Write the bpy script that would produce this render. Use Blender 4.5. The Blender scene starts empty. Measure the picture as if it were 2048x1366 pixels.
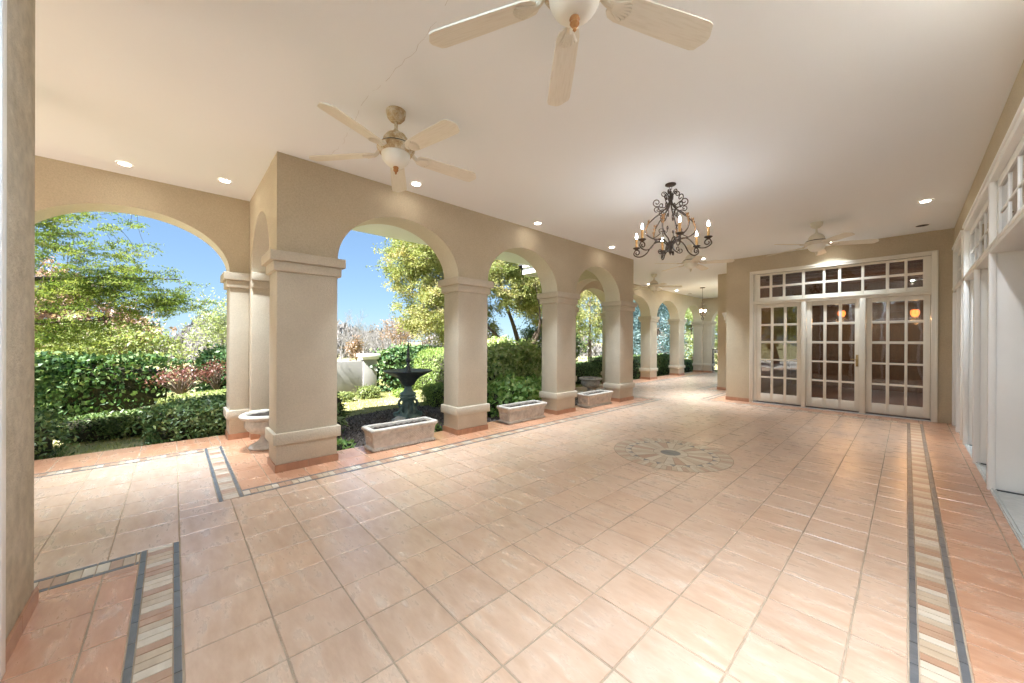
import bpy, bmesh, math, random
import numpy as np
from mathutils import Vector, Matrix, noise
R_ = math.radians
PI = math.pi
rng = np.random.default_rng(7)
random.seed(7)
sc = bpy.context.scene
COL = sc.collection

# ------------------------------------------------------------------ materials
def newmat(name):
    m = bpy.data.materials.new(name); m.use_nodes = True
    nt = m.node_tree
    for n in list(nt.nodes): nt.nodes.remove(n)
    out = nt.nodes.new('ShaderNodeOutputMaterial')
    return m, nt, out
def nd(nt, typ, **kw):
    n = nt.nodes.new(typ)
    for k, v in kw.items():
        if k.startswith('i_'):
            n.inputs[k[2:].replace('_', ' ')].default_value = v
        else: setattr(n, k, v)
    return n
def ramp(nt, fac, stops):
    r = nt.nodes.new('ShaderNodeValToRGB')
    e = r.color_ramp.elements
    while len(e) < len(stops): e.new(0.5)
    for i, (p, c) in enumerate(stops):
        e[i].position = p; e[i].color = (*c, 1)
    nt.links.new(fac, r.inputs[0])
    return r.outputs[0]
def coords(nt, kind='pos'):
    if kind == 'pos':
        return nt.nodes.new('ShaderNodeNewGeometry').outputs['Position']
    return nt.nodes.new('ShaderNodeTexCoord').outputs['Object']
def noise_tex(nt, co, scale, detail=4, rough=0.55, stretch=None):
    n = nd(nt, 'ShaderNodeTexNoise')
    n.inputs['Scale'].default_value = scale; n.inputs['Detail'].default_value = detail; n.inputs['Roughness'].default_value = rough
    if stretch:
        mp = nd(nt, 'ShaderNodeMapping'); mp.inputs['Scale'].default_value = stretch
        nt.links.new(co, mp.inputs[0]); co = mp.outputs[0]
    nt.links.new(co, n.inputs['Vector'])
    return n.outputs['Fac']
def mixc(nt, fac, a, b, mode='MIX'):
    m = nd(nt, 'ShaderNodeMix', data_type='RGBA', blend_type=mode)
    for s, v in ((m.inputs['Factor'], fac), (m.inputs['A'], a), (m.inputs['B'], b)):
        if hasattr(v, 'links') or isinstance(v, bpy.types.NodeSocket): nt.links.new(v, s)
        elif isinstance(v, (int, float)): s.default_value = v
        else: s.default_value = (*v, 1) if len(v) == 3 else v
    # RGBA sockets share names with float ones: pick by type
    return m.outputs['Result'] if m.outputs['Result'].type == 'RGBA' else m.outputs[2]
def mixrgb(nt, fac, a, b, mode='MIX'):
    m = nt.nodes.new('ShaderNodeMixRGB'); m.blend_type = mode
    for s, v in ((m.inputs[0], fac), (m.inputs[1], a), (m.inputs[2], b)):
        if isinstance(v, bpy.types.NodeSocket): nt.links.new(v, s)
        elif isinstance(v, (int, float)): s.default_value = v
        else: s.default_value = (*v, 1)
    return m.outputs[0]
def bump(nt, h, strength, dist, normal=None):
    b = nd(nt, 'ShaderNodeBump'); b.inputs['Strength'].default_value = strength; b.inputs['Distance'].default_value = dist
    nt.links.new(h, b.inputs['Height'])
    if normal: nt.links.new(normal, b.inputs['Normal'])
    return b.outputs[0]
def pbsdf(nt, out, color=None, rough=0.6, metal=0.0, spec=0.5, normal=None):
    p = nd(nt, 'ShaderNodeBsdfPrincipled')
    if isinstance(color, bpy.types.NodeSocket): nt.links.new(color, p.inputs['Base Color'])
    elif color is not None: p.inputs['Base Color'].default_value = (*color, 1)
    if isinstance(rough, bpy.types.NodeSocket): nt.links.new(rough, p.inputs['Roughness'])
    else: p.inputs['Roughness'].default_value = rough
    p.inputs['Metallic'].default_value = metal
    p.inputs['Specular IOR Level'].default_value = spec
    if normal: nt.links.new(normal, p.inputs['Normal'])
    nt.links.new(p.outputs[0], out.inputs[0])
    return p
def attr(nt, name='rnd'):
    a = nd(nt, 'ShaderNodeAttribute', attribute_name=name)
    return a.outputs['Fac']

def mat_mottled(name, c1, c2, scale=3, rough=0.75, bscale=180, bstr=0.25, bdist=0.004, kind='pos', c3=None, spec=0.3, stretch=None, big=None):
    m, nt, out = newmat(name)
    co = coords(nt, kind)
    n1 = noise_tex(nt, co, scale, 6, 0.6, stretch)
    col = ramp(nt, n1, [(0.3, c1), (0.7, c2)] if c3 is None else [(0.25, c1), (0.5, c2), (0.75, c3)])
    if big:
        n3 = noise_tex(nt, co, big[0], 3, 0.5)
        col = mixrgb(nt, 1.0, col, ramp(nt, n3, [(0.3, (big[1],) * 3), (0.7, (1, 1, 1))]), 'MULTIPLY')
    n2 = noise_tex(nt, co, bscale, 3, 0.6)
    pbsdf(nt, out, col, rough, spec=spec, normal=bump(nt, n2, bstr, bdist))
    return m
M = {}
M['stucco'] = mat_mottled('tan_stucco', (.54, .455, .325), (.60, .515, .375), 1.6, .9, 70, .8, .008, big=(60, .86))
M['stucco_pale'] = mat_mottled('pale_stucco', (.55, .48, .375), (.61, .54, .43), 2.2, .9, 70, .75, .008, big=(60, .89))
M['soffit'] = mat_mottled('soffit_daylight_tint', (.70, .64, .52), (.75, .69, .57), 2.2, .9, 70, .75, .008, big=(60, .9))  # lifted above the wall stucco to put daylight into the arch undersides
M['stucco_grey'] = mat_mottled('weathered_stucco', (.52, .455, .345), (.68, .62, .51), 3.5, .9, 60, .9, .01, big=(16, .78))
M['ceiling'] = mat_mottled('ceiling_paint', (.84, .865, .88), (.855, .88, .895), .5, .75, 60, .04, .002)
M['trim'] = mat_mottled('cream_gloss_paint', (.76, .72, .63), (.80, .76, .67), 2, .38, 40, .05, .002, spec=.5)
M['white_trim'] = mat_mottled('white_gloss_paint', (.84, .835, .81), (.88, .875, .85), 2, .4, 40, .05, .002, spec=.5)
M['sill'] = mat_mottled('painted_sill', (.55, .58, .57), (.68, .70, .69), 6, .5, 30, .1, .002, spec=.5, big=(20, .85))
M['dark_rubber'] = mat_mottled('dark_seal', (.05, .055, .06), (.09, .09, .1), 8, .6, 50, .1, .002)
M['iron'] = mat_mottled('black_iron', (.018, .015, .012), (.075, .042, .024), 14, .5, 90, .3, .002, kind='obj', spec=.5)
M['iron_leaf'] = mat_mottled('rusty_gilt_iron', (.16, .07, .025), (.35, .19, .07), 30, .55, 90, .3, .002, kind='obj', spec=.5)
M['wax'] = mat_mottled('amber_wax', (.55, .30, .10), (.62, .36, .14), 30, .5, 60, .2, .002, kind='obj')
M['concrete'] = mat_mottled('cast_stone', (.44, .39, .325), (.63, .575, .505), 7, .9, 120, .6, .006, kind='obj', c3=(.70, .65, .58), big=(22, .78))
M['soil'] = mat_mottled('potting_soil', (.03, .022, .017), (.10, .08, .065), 60, .95, 70, 1, .02, kind='obj')
M['mulch'] = mat_mottled('bark_mulch', (.055, .042, .036), (.15, .12, .105), 40, .95, 45, 1, .03, c3=(.26, .22, .2))
M['reflector'] = mat_mottled('pale_reflector', (.50, .48, .44), (.60, .58, .54), 2, .85, 60, .3, .004)
M['white_wall'] = mat_mottled('white_render', (.30, .295, .285), (.36, .355, .345), 1.5, .85, 90, .3, .004, big=(3, .93))
M['bark'] = mat_mottled('tree_bark', (.085, .06, .045), (.19, .15, .12), 9, .95, 30, .9, .02, stretch=(1, 1, .25))
M['bark_grey'] = mat_mottled('haze_grey_bark', (.16, .152, .147), (.24, .23, .222), 9, .95, 30, .5, .02)  # paled towards grey to put distance haze into the bark colour
M['shingle'] = mat_mottled('roof_shingle', (.10, .10, .11), (.20, .20, .21), 10, .9, 40, .6, .01)
M['fan_white'] = mat_mottled('fan_cream_enamel', (.66, .60, .48), (.74, .69, .58), 6, .45, 50, .05, .002, kind='obj', spec=.5)
M['brass'] = mat_mottled('aged_brass', (.28, .19, .08), (.42, .31, .15), 20, .35, 80, .2, .001, kind='obj')
M['brass'].node_tree.nodes['Principled BSDF'].inputs['Metallic'].default_value = .8
M['copper'] = mat_mottled('rusted_finial', (.26, .09, .025), (.50, .24, .08), 25, .5, 60, .3, .002, kind='obj')
M['steel'] = mat_mottled('grey_metal', (.3, .3, .31), (.4, .4, .41), 20, .45, 80, .1, .001)
M['black'] = mat_mottled('black_enamel', (.012, .012, .012), (.022, .02, .018), 10, .45, 60, .1, .001, kind='obj')
M['speaker_grey'] = mat_mottled('dark_grille', (.02, .02, .022), (.05, .05, .055), 120, .7, 200, .4, .002)
M['wood_dark'] = mat_mottled('dark_oak', (.06, .028, .014), (.13, .06, .028), 4, .35, 20, .1, .002, stretch=(1, 8, 8), spec=.5)
M['wood_red'] = mat_mottled('warm_panelling', (.06, .03, .015), (.12, .062, .03), 3, .45, 20, .1, .002, stretch=(6, 1, 1), spec=.5)
M['curtain'] = mat_mottled('linen_curtain', (.30, .25, .18), (.42, .36, .27), 5, .9, 60, .3, .003, stretch=(1, 14, .3))
M['verdigris'] = mat_mottled('verdigris_bronze', (.08, .12, .12), (.18, .27, .26), 10, .55, 40, .5, .006, kind='obj', c3=(.28, .38, .36), spec=.5)
M['bronze_dark'] = mat_mottled('dark_bronze', (.05, .058, .065), (.12, .135, .145), 12, .45, 40, .4, .004, kind='obj', spec=.5)
M['rock'] = mat_mottled('pale_rock', (.4, .42, .42), (.7, .7, .68), 12, .8, 60, .6, .01, kind='obj')
M['cover'] = mat_mottled('outlet_plate', (.22, .26, .3), (.3, .33, .36), 10, .4, 50, .05, .001)

def mat_rust_fan():
    m, nt, out = newmat('rust_bloomed_enamel')
    co = coords(nt, 'obj')
    n = noise_tex(nt, co, 16, 8, .7)
    n2 = noise_tex(nt, co, 70, 4, .6)
    c = ramp(nt, n, [(.40, (.68, .62, .50)), (.52, (.55, .42, .24)), (.66, (.36, .20, .07))])
    c = mixrgb(nt, .5, c, ramp(nt, n2, [(.35, (.55, .45, .3)), (.65, (1, 1, 1))]), 'MULTIPLY')
    pbsdf(nt, out, c, .55, normal=bump(nt, n2, .2, .002)); return m
M['fan_rust'] = mat_rust_fan()
def mat_blade():
    m, nt, out = newmat('bleached_wood_blade')
    co = coords(nt, 'obj')
    n_ = noise_tex(nt, co, 5, 4, .6, (1.2, 16, 1))
    c = ramp(nt, n_, [(.35, (.72, .67, .56)), (.5, (.77, .725, .62)), (.7, (.79, .75, .65))])
    pbsdf(nt, out, c, .5); return m
M['blade'] = mat_blade()
def mat_bowl():
    m, nt, out = newmat('frosted_bowl_glass')
    p = pbsdf(nt, out, (.80, .78, .70), .3)
    p.inputs['Subsurface Weight'].default_value = .3; p.inputs['Subsurface Radius'].default_value = (.05, .05, .04); p.inputs['Subsurface Scale'].default_value = .3
    return m
M['bowl'] = mat_bowl()
def mat_emit(name, c, s):
    m, nt, out = newmat(name)
    e = nd(nt, 'ShaderNodeEmission'); e.inputs[0].default_value = (*c, 1); e.inputs[1].default_value = s
    nt.links.new(e.outputs[0], out.inputs[0]); return m
M['flame'] = mat_emit('candle_bulb', (.86, .93, 1.0), 27)
M['downlight'] = mat_emit('recessed_bulb', (1, .92, .8), 6)
M['pendant_glow'] = mat_emit('amber_pendant', (1, .2, .04), .55)
M['lantern_glow'] = mat_emit('lantern_bulb', (1, .72, .42), 12)

def mat_glass():
    m, nt, out = newmat('window_glass')
    fr = nd(nt, 'ShaderNodeFresnel'); fr.inputs[0].default_value = 1.5
    co = coords(nt, 'pos')
    n = noise_tex(nt, co, 1.6, 2, .5)
    bn = bump(nt, n, .25, .012)
    nt.links.new(bn, fr.inputs['Normal'])
    mul = nd(nt, 'ShaderNodeMath', operation='MULTIPLY'); mul.inputs[1].default_value = 1.9; mul.use_clamp = True
    nt.links.new(fr.outputs[0], mul.inputs[0])
    t = nd(nt, 'ShaderNodeBsdfTransparent'); t.inputs[0].default_value = (.86, .87, .85, 1)
    g = nd(nt, 'ShaderNodeBsdfGlossy'); g.inputs['Roughness'].default_value = .01
    nt.links.new(bn, g.inputs['Normal'])
    mx = nd(nt, 'ShaderNodeMixShader')
    nt.links.new(mul.outputs[0], mx.inputs[0]); nt.links.new(t.outputs[0], mx.inputs[1]); nt.links.new(g.outputs[0], mx.inputs[2])
    nt.links.new(mx.outputs[0], out.inputs[0]); return m
M['glass'] = mat_glass()

def mat_tile(name, lo, mid, hi, rough=.27, coat=.9):
    m, nt, out = newmat(name)
    co = coords(nt, 'pos')
    r = attr(nt)
    # shift the clouding from tile to tile
    cmb = nd(nt, 'ShaderNodeCombineXYZ')
    mul = nd(nt, 'ShaderNodeMath', operation='MULTIPLY'); mul.inputs[1].default_value = 37.0
    nt.links.new(r, mul.inputs[0]); nt.links.new(mul.outputs[0], cmb.inputs[2])
    add = nd(nt, 'ShaderNodeVectorMath', operation='ADD')
    nt.links.new(co, add.inputs[0]); nt.links.new(cmb.outputs[0], add.inputs[1])
    n1 = noise_tex(nt, add.outputs[0], 5.0, 7, .65, (.8, 2.6, 1))
    base = ramp(nt, n1, [(.30, lo), (.5, mid), (.72, hi)])
    tint = ramp(nt, r, [(0, (.93, .92, .92)), (.5, (1, 1, 1)), (1, (1.0, .96, .92))])
    col = mixrgb(nt, 1, base, tint, 'MULTIPLY')
    n2 = noise_tex(nt, add.outputs[0], 28, 5, .6, (.5, 1.6, 1))
    n3 = noise_tex(nt, add.outputs[0], 7, 3, .5, (.5, 1.4, 1))
    sm = nd(nt, 'ShaderNodeMath', operation='MULTIPLY_ADD'); sm.inputs[1].default_value = 2.2
    nt.links.new(n3, sm.inputs[0]); nt.links.new(n2, sm.inputs[2])
    rr = ramp(nt, n1, [(.3, (rough + .10,) * 3), (.7, (rough - .04,) * 3)])
    nb = bump(nt, sm.outputs[0], .28, .004)
    p = pbsdf(nt, out, col, .5, spec=.4, normal=nb)
    p.inputs['Coat Weight'].default_value = coat; p.inputs['Coat IOR'].default_value = 1.9
    nt.links.new(rr, p.inputs['Coat Roughness']); nt.links.new(nb, p.inputs['Coat Normal'])
    return m
M['tile_field'] = mat_tile('pink_terracotta_tile', (.515, .33, .22), (.61, .425, .31), (.68, .53, .42))
M['tile_border'] = mat_tile('orange_terracotta_tile', (.47, .215, .11), (.55, .28, .16), (.64, .41, .285))
M['tile_skirt'] = mat_tile('skirting_terracotta_tile', (.30, .125, .055), (.38, .17, .08), (.46, .24, .13), .45)
M['tile_slate'] = mat_tile('slate_inlay', (.065, .07, .08), (.09, .098, .11), (.13, .14, .155), .35)
M['tile_cream'] = mat_tile('cream_inlay', (.53, .445, .35), (.60, .515, .415), (.67, .59, .49), .35)
M['tile_tan'] = mat_tile('tan_inlay', (.44, .325, .225), (.51, .395, .28), (.58, .465, .35), .35)
M['tile_terra'] = mat_tile('terracotta_inlay', (.37, .20, .12), (.43, .25, .155), (.50, .315, .21), .35)
M['grout'] = mat_mottled('sandy_grout', (.32, .245, .175), (.44, .35, .265), 8, .9, 120, .3, .002)

def mat_leaf(name, cols, transl=.35, gloss=.06, grough=.4):
    m, nt, out = newmat(name)
    r = attr(nt)
    c = ramp(nt, r, [(i / (len(cols) - 1), k) for i, k in enumerate(cols)])
    d = nd(nt, 'ShaderNodeBsdfDiffuse'); t = nd(nt, 'ShaderNodeBsdfTranslucent'); g = nd(nt, 'ShaderNodeBsdfGlossy')
    g.inputs['Roughness'].default_value = grough; g.inputs[0].default_value = (.8, .8, .8, 1)
    nt.links.new(c, d.inputs[0])
    tc = mixrgb(nt, 1, c, (1.35, 1.3, .7), 'MULTIPLY'); nt.links.new(tc, t.inputs[0])
    a = nd(nt, 'ShaderNodeMixShader'); a.inputs[0].default_value = transl
    nt.links.new(d.outputs[0], a.inputs[1]); nt.links.new(t.outputs[0], a.inputs[2])
    b = nd(nt, 'ShaderNodeMixShader'); b.inputs[0].default_value = gloss
    nt.links.new(a.outputs[0], b.inputs[1]); nt.links.new(g.outputs[0], b.inputs[2])
    nt.links.new(b.outputs[0], out.inputs[0]); return m
M['leaf_locust'] = mat_leaf('locust_leaf', [(.11, .18, .05), (.18, .26, .07), (.26, .32, .09), (.33, .34, .13)], .45, .0)
M['leaf_big'] = mat_leaf('yellowing_evergreen_leaf', [(.12, .165, .055), (.23, .28, .10), (.35, .38, .16), (.44, .41, .21), (.36, .28, .16)], .4, .0)
M['leaf_dark'] = mat_leaf('dark_evergreen_leaf', [(.035, .07, .025), (.08, .14, .04), (.16, .23, .07)], .25, .03)
M['leaf_ivy'] = mat_leaf('ivy_leaf', [(.03, .08, .035), (.06, .14, .05), (.13, .23, .08), (.30, .38, .17)], .25, .04, .5)
M['leaf_laurel'] = mat_leaf('laurel_leaf', [(.04, .08, .03), (.08, .145, .045), (.15, .235, .08), (.30, .38, .16)], .25, .05, .45)
M['leaf_lime'] = mat_leaf('lime_leaf', [(.17, .23, .08), (.29, .35, .14), (.42, .46, .22)], .35, .03)
M['leaf_hydra'] = mat_leaf('hydrangea_leaf', [(.07, .16, .035), (.16, .29, .07), (.28, .40, .13), (.44, .50, .24)], .35, .03)
M['leaf_hydra_pale'] = mat_leaf('pale_hydrangea_leaf', [(.16, .26, .08), (.33, .44, .17), (.48, .55, .27), (.62, .65, .42)], .35, .02)
M['leaf_box'] = mat_leaf('boxwood_leaf', [(.14, .22, .05), (.25, .35, .10), (.38, .46, .16)], .35, .03)
M['leaf_red'] = mat_leaf('red_azalea_leaf', [(.07, .02, .022), (.15, .045, .04), (.22, .10, .075), (.14, .11, .06)], .3)
M['leaf_pink'] = mat_leaf('pink_maple_leaf', [(.34, .21, .18), (.44, .30, .26), (.52, .40, .35)], .4)
M['leaf_blue'] = mat_leaf('blue_cypress_leaf', [(.035, .075, .085), (.085, .155, .17), (.18, .28, .29), (.36, .45, .43)], .15, .03)
M['leaf_pale'] = mat_leaf('pale_spring_leaf', [(.22, .30, .12), (.38, .45, .22), (.52, .56, .34)], .4)
M['twig'] = mat_leaf('grey_twig', [(.13, .125, .12), (.19, .18, .172), (.25, .235, .225)], .0, 0)
M['rust_leaf'] = mat_leaf('rust_leaf', [(.21, .14, .10), (.30, .20, .14), (.34, .27, .19)], .3)
M['grass_blade'] = mat_leaf('grass_blade', [(.16, .20, .05), (.30, .32, .10), (.42, .40, .18)], .3)

def mat_ground():
    m, nt, out = newmat('lawn_ground')
    co = coords(nt, 'pos')
    n1 = noise_tex(nt, co, .9, 5, .6); n2 = noise_tex(nt, co, 30, 4, .7)
    c = ramp(nt, n1, [(.35, (.30, .31, .13)), (.5, (.42, .39, .20)), (.65, (.54, .48, .31))])
    c = mixrgb(nt, .8, c, ramp(nt, n2, [(.3, (.55, .55, .5)), (.7, (1, 1, 1))]), 'MULTIPLY')
    pbsdf(nt, out, c, .95, spec=.1, normal=bump(nt, n2, .8, .03)); return m
M['ground'] = mat_ground()

# ------------------------------------------------------------------ mesh helpers
class MB:
    def __init__(s): s.v = []; s.f = []; s.m = []; s.r = []
    def quad(s, a, b, c, d, mi=0, r=0.5):
        n = len(s.v); s.v += [tuple(a), tuple(b), tuple(c), tuple(d)]; s.f.append((n, n + 1, n + 2, n + 3)); s.m.append(mi); s.r.append(r)
    def add(s, vs, fs, mi=0, r=0.5):
        n = len(s.v); s.v += [tuple(p) for p in vs]
        for f in fs: s.f.append(tuple(i + n for i in f)); s.m.append(mi); s.r.append(r)
    def box(s, x0, x1, y0, y1, z0, z1, mi=0, r=0.5):
        vs = [(x, y, z) for x in (x0, x1) for y in (y0, y1) for z in (z0, z1)]
        s.add(vs, [(0, 1, 3, 2), (4, 6, 7, 5), (0, 4, 5, 1), (2, 3, 7, 6), (0, 2, 6, 4), (1, 5, 7, 3)], mi, r)
    def bbox(s, x0, x1, y0, y1, z0, z1, b=.008, mi=0):
        # box with chamfered edges
        bm = bmesh.new(); bmesh.ops.create_cube(bm, size=1)
        for v in bm.verts: v.co = ((x0 + x1) / 2 + v.co.x * (x1 - x0), (y0 + y1) / 2 + v.co.y * (y1 - y0), (z0 + z1) / 2 + v.co.z * (z1 - z0))
        bmesh.ops.bevel(bm, geom=list(bm.edges), offset=b, segments=2, affect='EDGES', profile=.5)
        bm.verts.ensure_lookup_table()
        s.add([v.co[:] for v in bm.verts], [tuple(v.index for v in f.verts) for f in bm.faces], mi)
        bm.free()
    def tube(s, pts, rad, seg=8, mi=0, caps=True):
        pts = [Vector(p) for p in pts]; k = len(pts)
        rads = rad if hasattr(rad, '__len__') else [rad] * k
        rings = []; up = None
        for i in range(k):
            t = (pts[min(i + 1, k - 1)] - pts[max(i - 1, 0)])
            t = t.normalized() if t.length > 1e-9 else Vector((0, 0, 1))
            if up is None:
                up = t.orthogonal().normalized()
            else:
                up = (up - t * up.dot(t)); up = up.normalized() if up.length > 1e-6 else t.orthogonal().normalized()
            b = t.cross(up)
            rings.append([pts[i] + (up * math.cos(2 * PI * j / seg) + b * math.sin(2 * PI * j / seg)) * rads[i] for j in range(seg)])
        vs = [p for r in rings for p in r]; fs = []
        for i in range(k - 1):
            for j in range(seg):
                fs.append((i * seg + j, i * seg + (j + 1) % seg, (i + 1) * seg + (j + 1) % seg, (i + 1) * seg + j))
        if caps:
            fs.append(tuple(range(seg - 1, -1, -1))); fs.append(tuple((k - 1) * seg + j for j in range(seg)))
        s.add(vs, fs, mi)
    def lathe(s, prof, seg=32, c=(0, 0, 0), mi=0, mod=None):
        vs = []; fs = []
        for i, (r, z) in enumerate(prof):
            for j in range(seg):
                a = 2 * PI * j / seg; rr = r * (mod(i, a) if mod else 1)
                vs.append((c[0] + rr * math.cos(a), c[1] + rr * math.sin(a), c[2] + z))
        k = len(prof)
        for i in range(k - 1):
            for j in range(seg):
                fs.append((i * seg + j, i * seg + (j + 1) % seg, (i + 1) * seg + (j + 1) % seg, (i + 1) * seg + j))
        fs.append(tuple(range(seg - 1, -1, -1))); fs.append(tuple((k - 1) * seg + j for j in range(seg)))
        s.add(vs, fs, mi)
    def xform(s, mat):
        s.v = [tuple(mat @ Vector(p)) for p in s.v]; return s
    def merge(s, o, mat=None):
        vs = o.v if mat is None else [tuple(mat @ Vector(p)) for p in o.v]
        n = len(s.v); s.v += vs; s.f += [tuple(i + n for i in f) for f in o.f]; s.m += o.m; s.r += o.r
    def build(s, name, mats, parent=None, smooth=None, rnd=False, origin=None):
        if not isinstance(mats, (list, tuple)): mats = [mats]
        me = bpy.data.meshes.new(name)
        v = s.v
        if origin is not None: v = [(p[0] - origin[0], p[1] - origin[1], p[2] - origin[2]) for p in v]
        me.from_pydata(v, [], s.f)
        for m in mats: me.materials.append(M[m] if isinstance(m, str) else m)
        me.polygons.foreach_set('material_index', s.m)
        if rnd:
            a = me.attributes.new('rnd', 'FLOAT', 'FACE'); a.data.foreach_set('value', s.r)
        bm = bmesh.new(); bm.from_mesh(me); bmesh.ops.recalc_face_normals(bm, faces=bm.faces); bm.to_mesh(me); bm.free()
        if smooth is not None:
            me.polygons.foreach_set('use_smooth', [True] * len(me.polygons))
            me.set_sharp_from_angle(angle=R_(smooth))
        me.update()
        o = bpy.data.objects.new(name, me); COL.objects.link(o)
        if origin is not None: o.location = origin
        if parent is not None:
            o.parent = parent
        return o
def tag(o, label, cat, group=None, kind=None):
    if label: o['label'] = label
    if cat: o['category'] = cat
    if group: o['group'] = group
    if kind: o['kind'] = kind
    return o
def empty(name, loc, label=None, cat=None, group=None, rz=0):
    o = bpy.data.objects.new(name, None); COL.objects.link(o); o.location = loc; o.rotation_euler = (0, 0, rz)
    o.empty_display_size = .1
    return tag(o, label, cat, group)
def copy_tree(o, loc=None, rz=None, label=None, parent=None):
    c = o.copy(); COL.objects.link(c)
    if parent is not None: c.parent = parent
    if loc is not None: c.location = loc
    if rz is not None: c.rotation_euler = (0, 0, rz)
    if label: c['label'] = label
    for ch in list(o.children): copy_tree(ch, parent=c)
    return c
def bez(p0, p1, p2, p3, n):
    out = []
    for i in range(n + 1):
        t = i / n; u = 1 - t
        out.append(tuple(u ** 3 * a + 3 * u * u * t * b + 3 * u * t * t * c + t ** 3 * d for a, b, c, d in zip(p0, p1, p2, p3)))
    return out
def catmull(pts, n=6):
    P = [Vector(p) for p in pts]; P = [P[0] * 2 - P[1]] + P + [P[-1] * 2 - P[-2]]
    out = []
    for i in range(1, len(P) - 2):
        for k in range(n):
            t = k / n
            a, b, c, d = P[i - 1], P[i], P[i + 1], P[i + 2]
            out.append(.5 * ((2 * b) + (c - a) * t + (2 * a - 5 * b + 4 * c - d) * t * t + (3 * b - a - 3 * c + d) * t ** 3))
    out.append(P[-2]); return out

# ------------------------------------------------------------------ camera, world, sun
RW = ((0.6792, -0.7339, 0.0), )
f_px = 731.0
def cam_axes():
    def d(u, v): return Vector(((u - 1024) / f_px, -(v - 683) / f_px, -1.0))
    Y = d(1813.8, 685.5).normalized(); Xn = d(347.3, 678.65); Xn = (Xn - Y * Y.dot(Xn)).normalized(); X = -Xn
    return X, Y, X.cross(Y)
ax, ay, az = cam_axes()
cam = bpy.data.cameras.new('camera'); camo = bpy.data.objects.new('camera', cam); COL.objects.link(camo)
mw = Matrix((ax, ay, az)).to_4x4(); mw.translation = (0, 0, 1.5); camo.matrix_world = mw
cam.sensor_width = 36; cam.lens = 36 * f_px / 2048; cam.clip_start = .02; cam.clip_end = 2000
sc.camera = camo
SUN = Vector((.17, -.60, .78)).normalized()
el = math.asin(SUN.z); azim = math.atan2(SUN.x, SUN.y)
w = bpy.data.worlds.new('World'); sc.world = w; w.use_nodes = True
nt = w.node_tree; bg = nt.nodes['Background']
sky = nt.nodes.new('ShaderNodeTexSky'); sky.sky_type = 'NISHITA'; sky.sun_disc = False
sky.sun_elevation = el; sky.sun_rotation = azim; sky.altitude = 300; sky.air_density = 1.0; sky.dust_density = .1; sky.ozone_density = 2.5
gm = nt.nodes.new('ShaderNodeGamma'); gm.inputs[1].default_value = .5
nt.links.new(sky.outputs[0], gm.inputs[0])
nt.links.new(mixrgb(nt, 1.0, gm.outputs[0], (.52, .70, .91), 'MULTIPLY'), bg.inputs[0]); bg.inputs[1].default_value = .0505
sun = bpy.data.lights.new('sun', 'SUN'); sun.energy = 2.75; sun.angle = R_(.5); sun.color = (1, .975, .94)
so = bpy.data.objects.new('sun', sun); COL.objects.link(so); so.rotation_euler = SUN.to_track_quat('Z', 'Y').to_euler()
sc.view_settings.view_transform = 'Standard'; sc.view_settings.look = 'None'; sc.view_settings.gamma = 1
sc.view_settings.exposure = 3.24
cy = sc.cycles
cy.use_denoising = True
cy.max_bounces = 12; cy.diffuse_bounces = 6; cy.glossy_bounces = 4; cy.transmission_bounces = 4; cy.transparent_max_bounces = 8
cy.sample_clamp_indirect = 6; cy.caustics_reflective = False; cy.caustics_refractive = False
cy.use_light_tree = True

# ------------------------------------------------------------------ dimensions
ZC = 3.625       # ceiling
ZS = 2.50        # spring of the arches
XA, XB = -4.83, -5.25    # near arcade front / back
XL, XLB = -6.87, -7.28   # wing arcade front / back
XW = .585        # side wall
YD = 10.58       # end wall with doors

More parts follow.
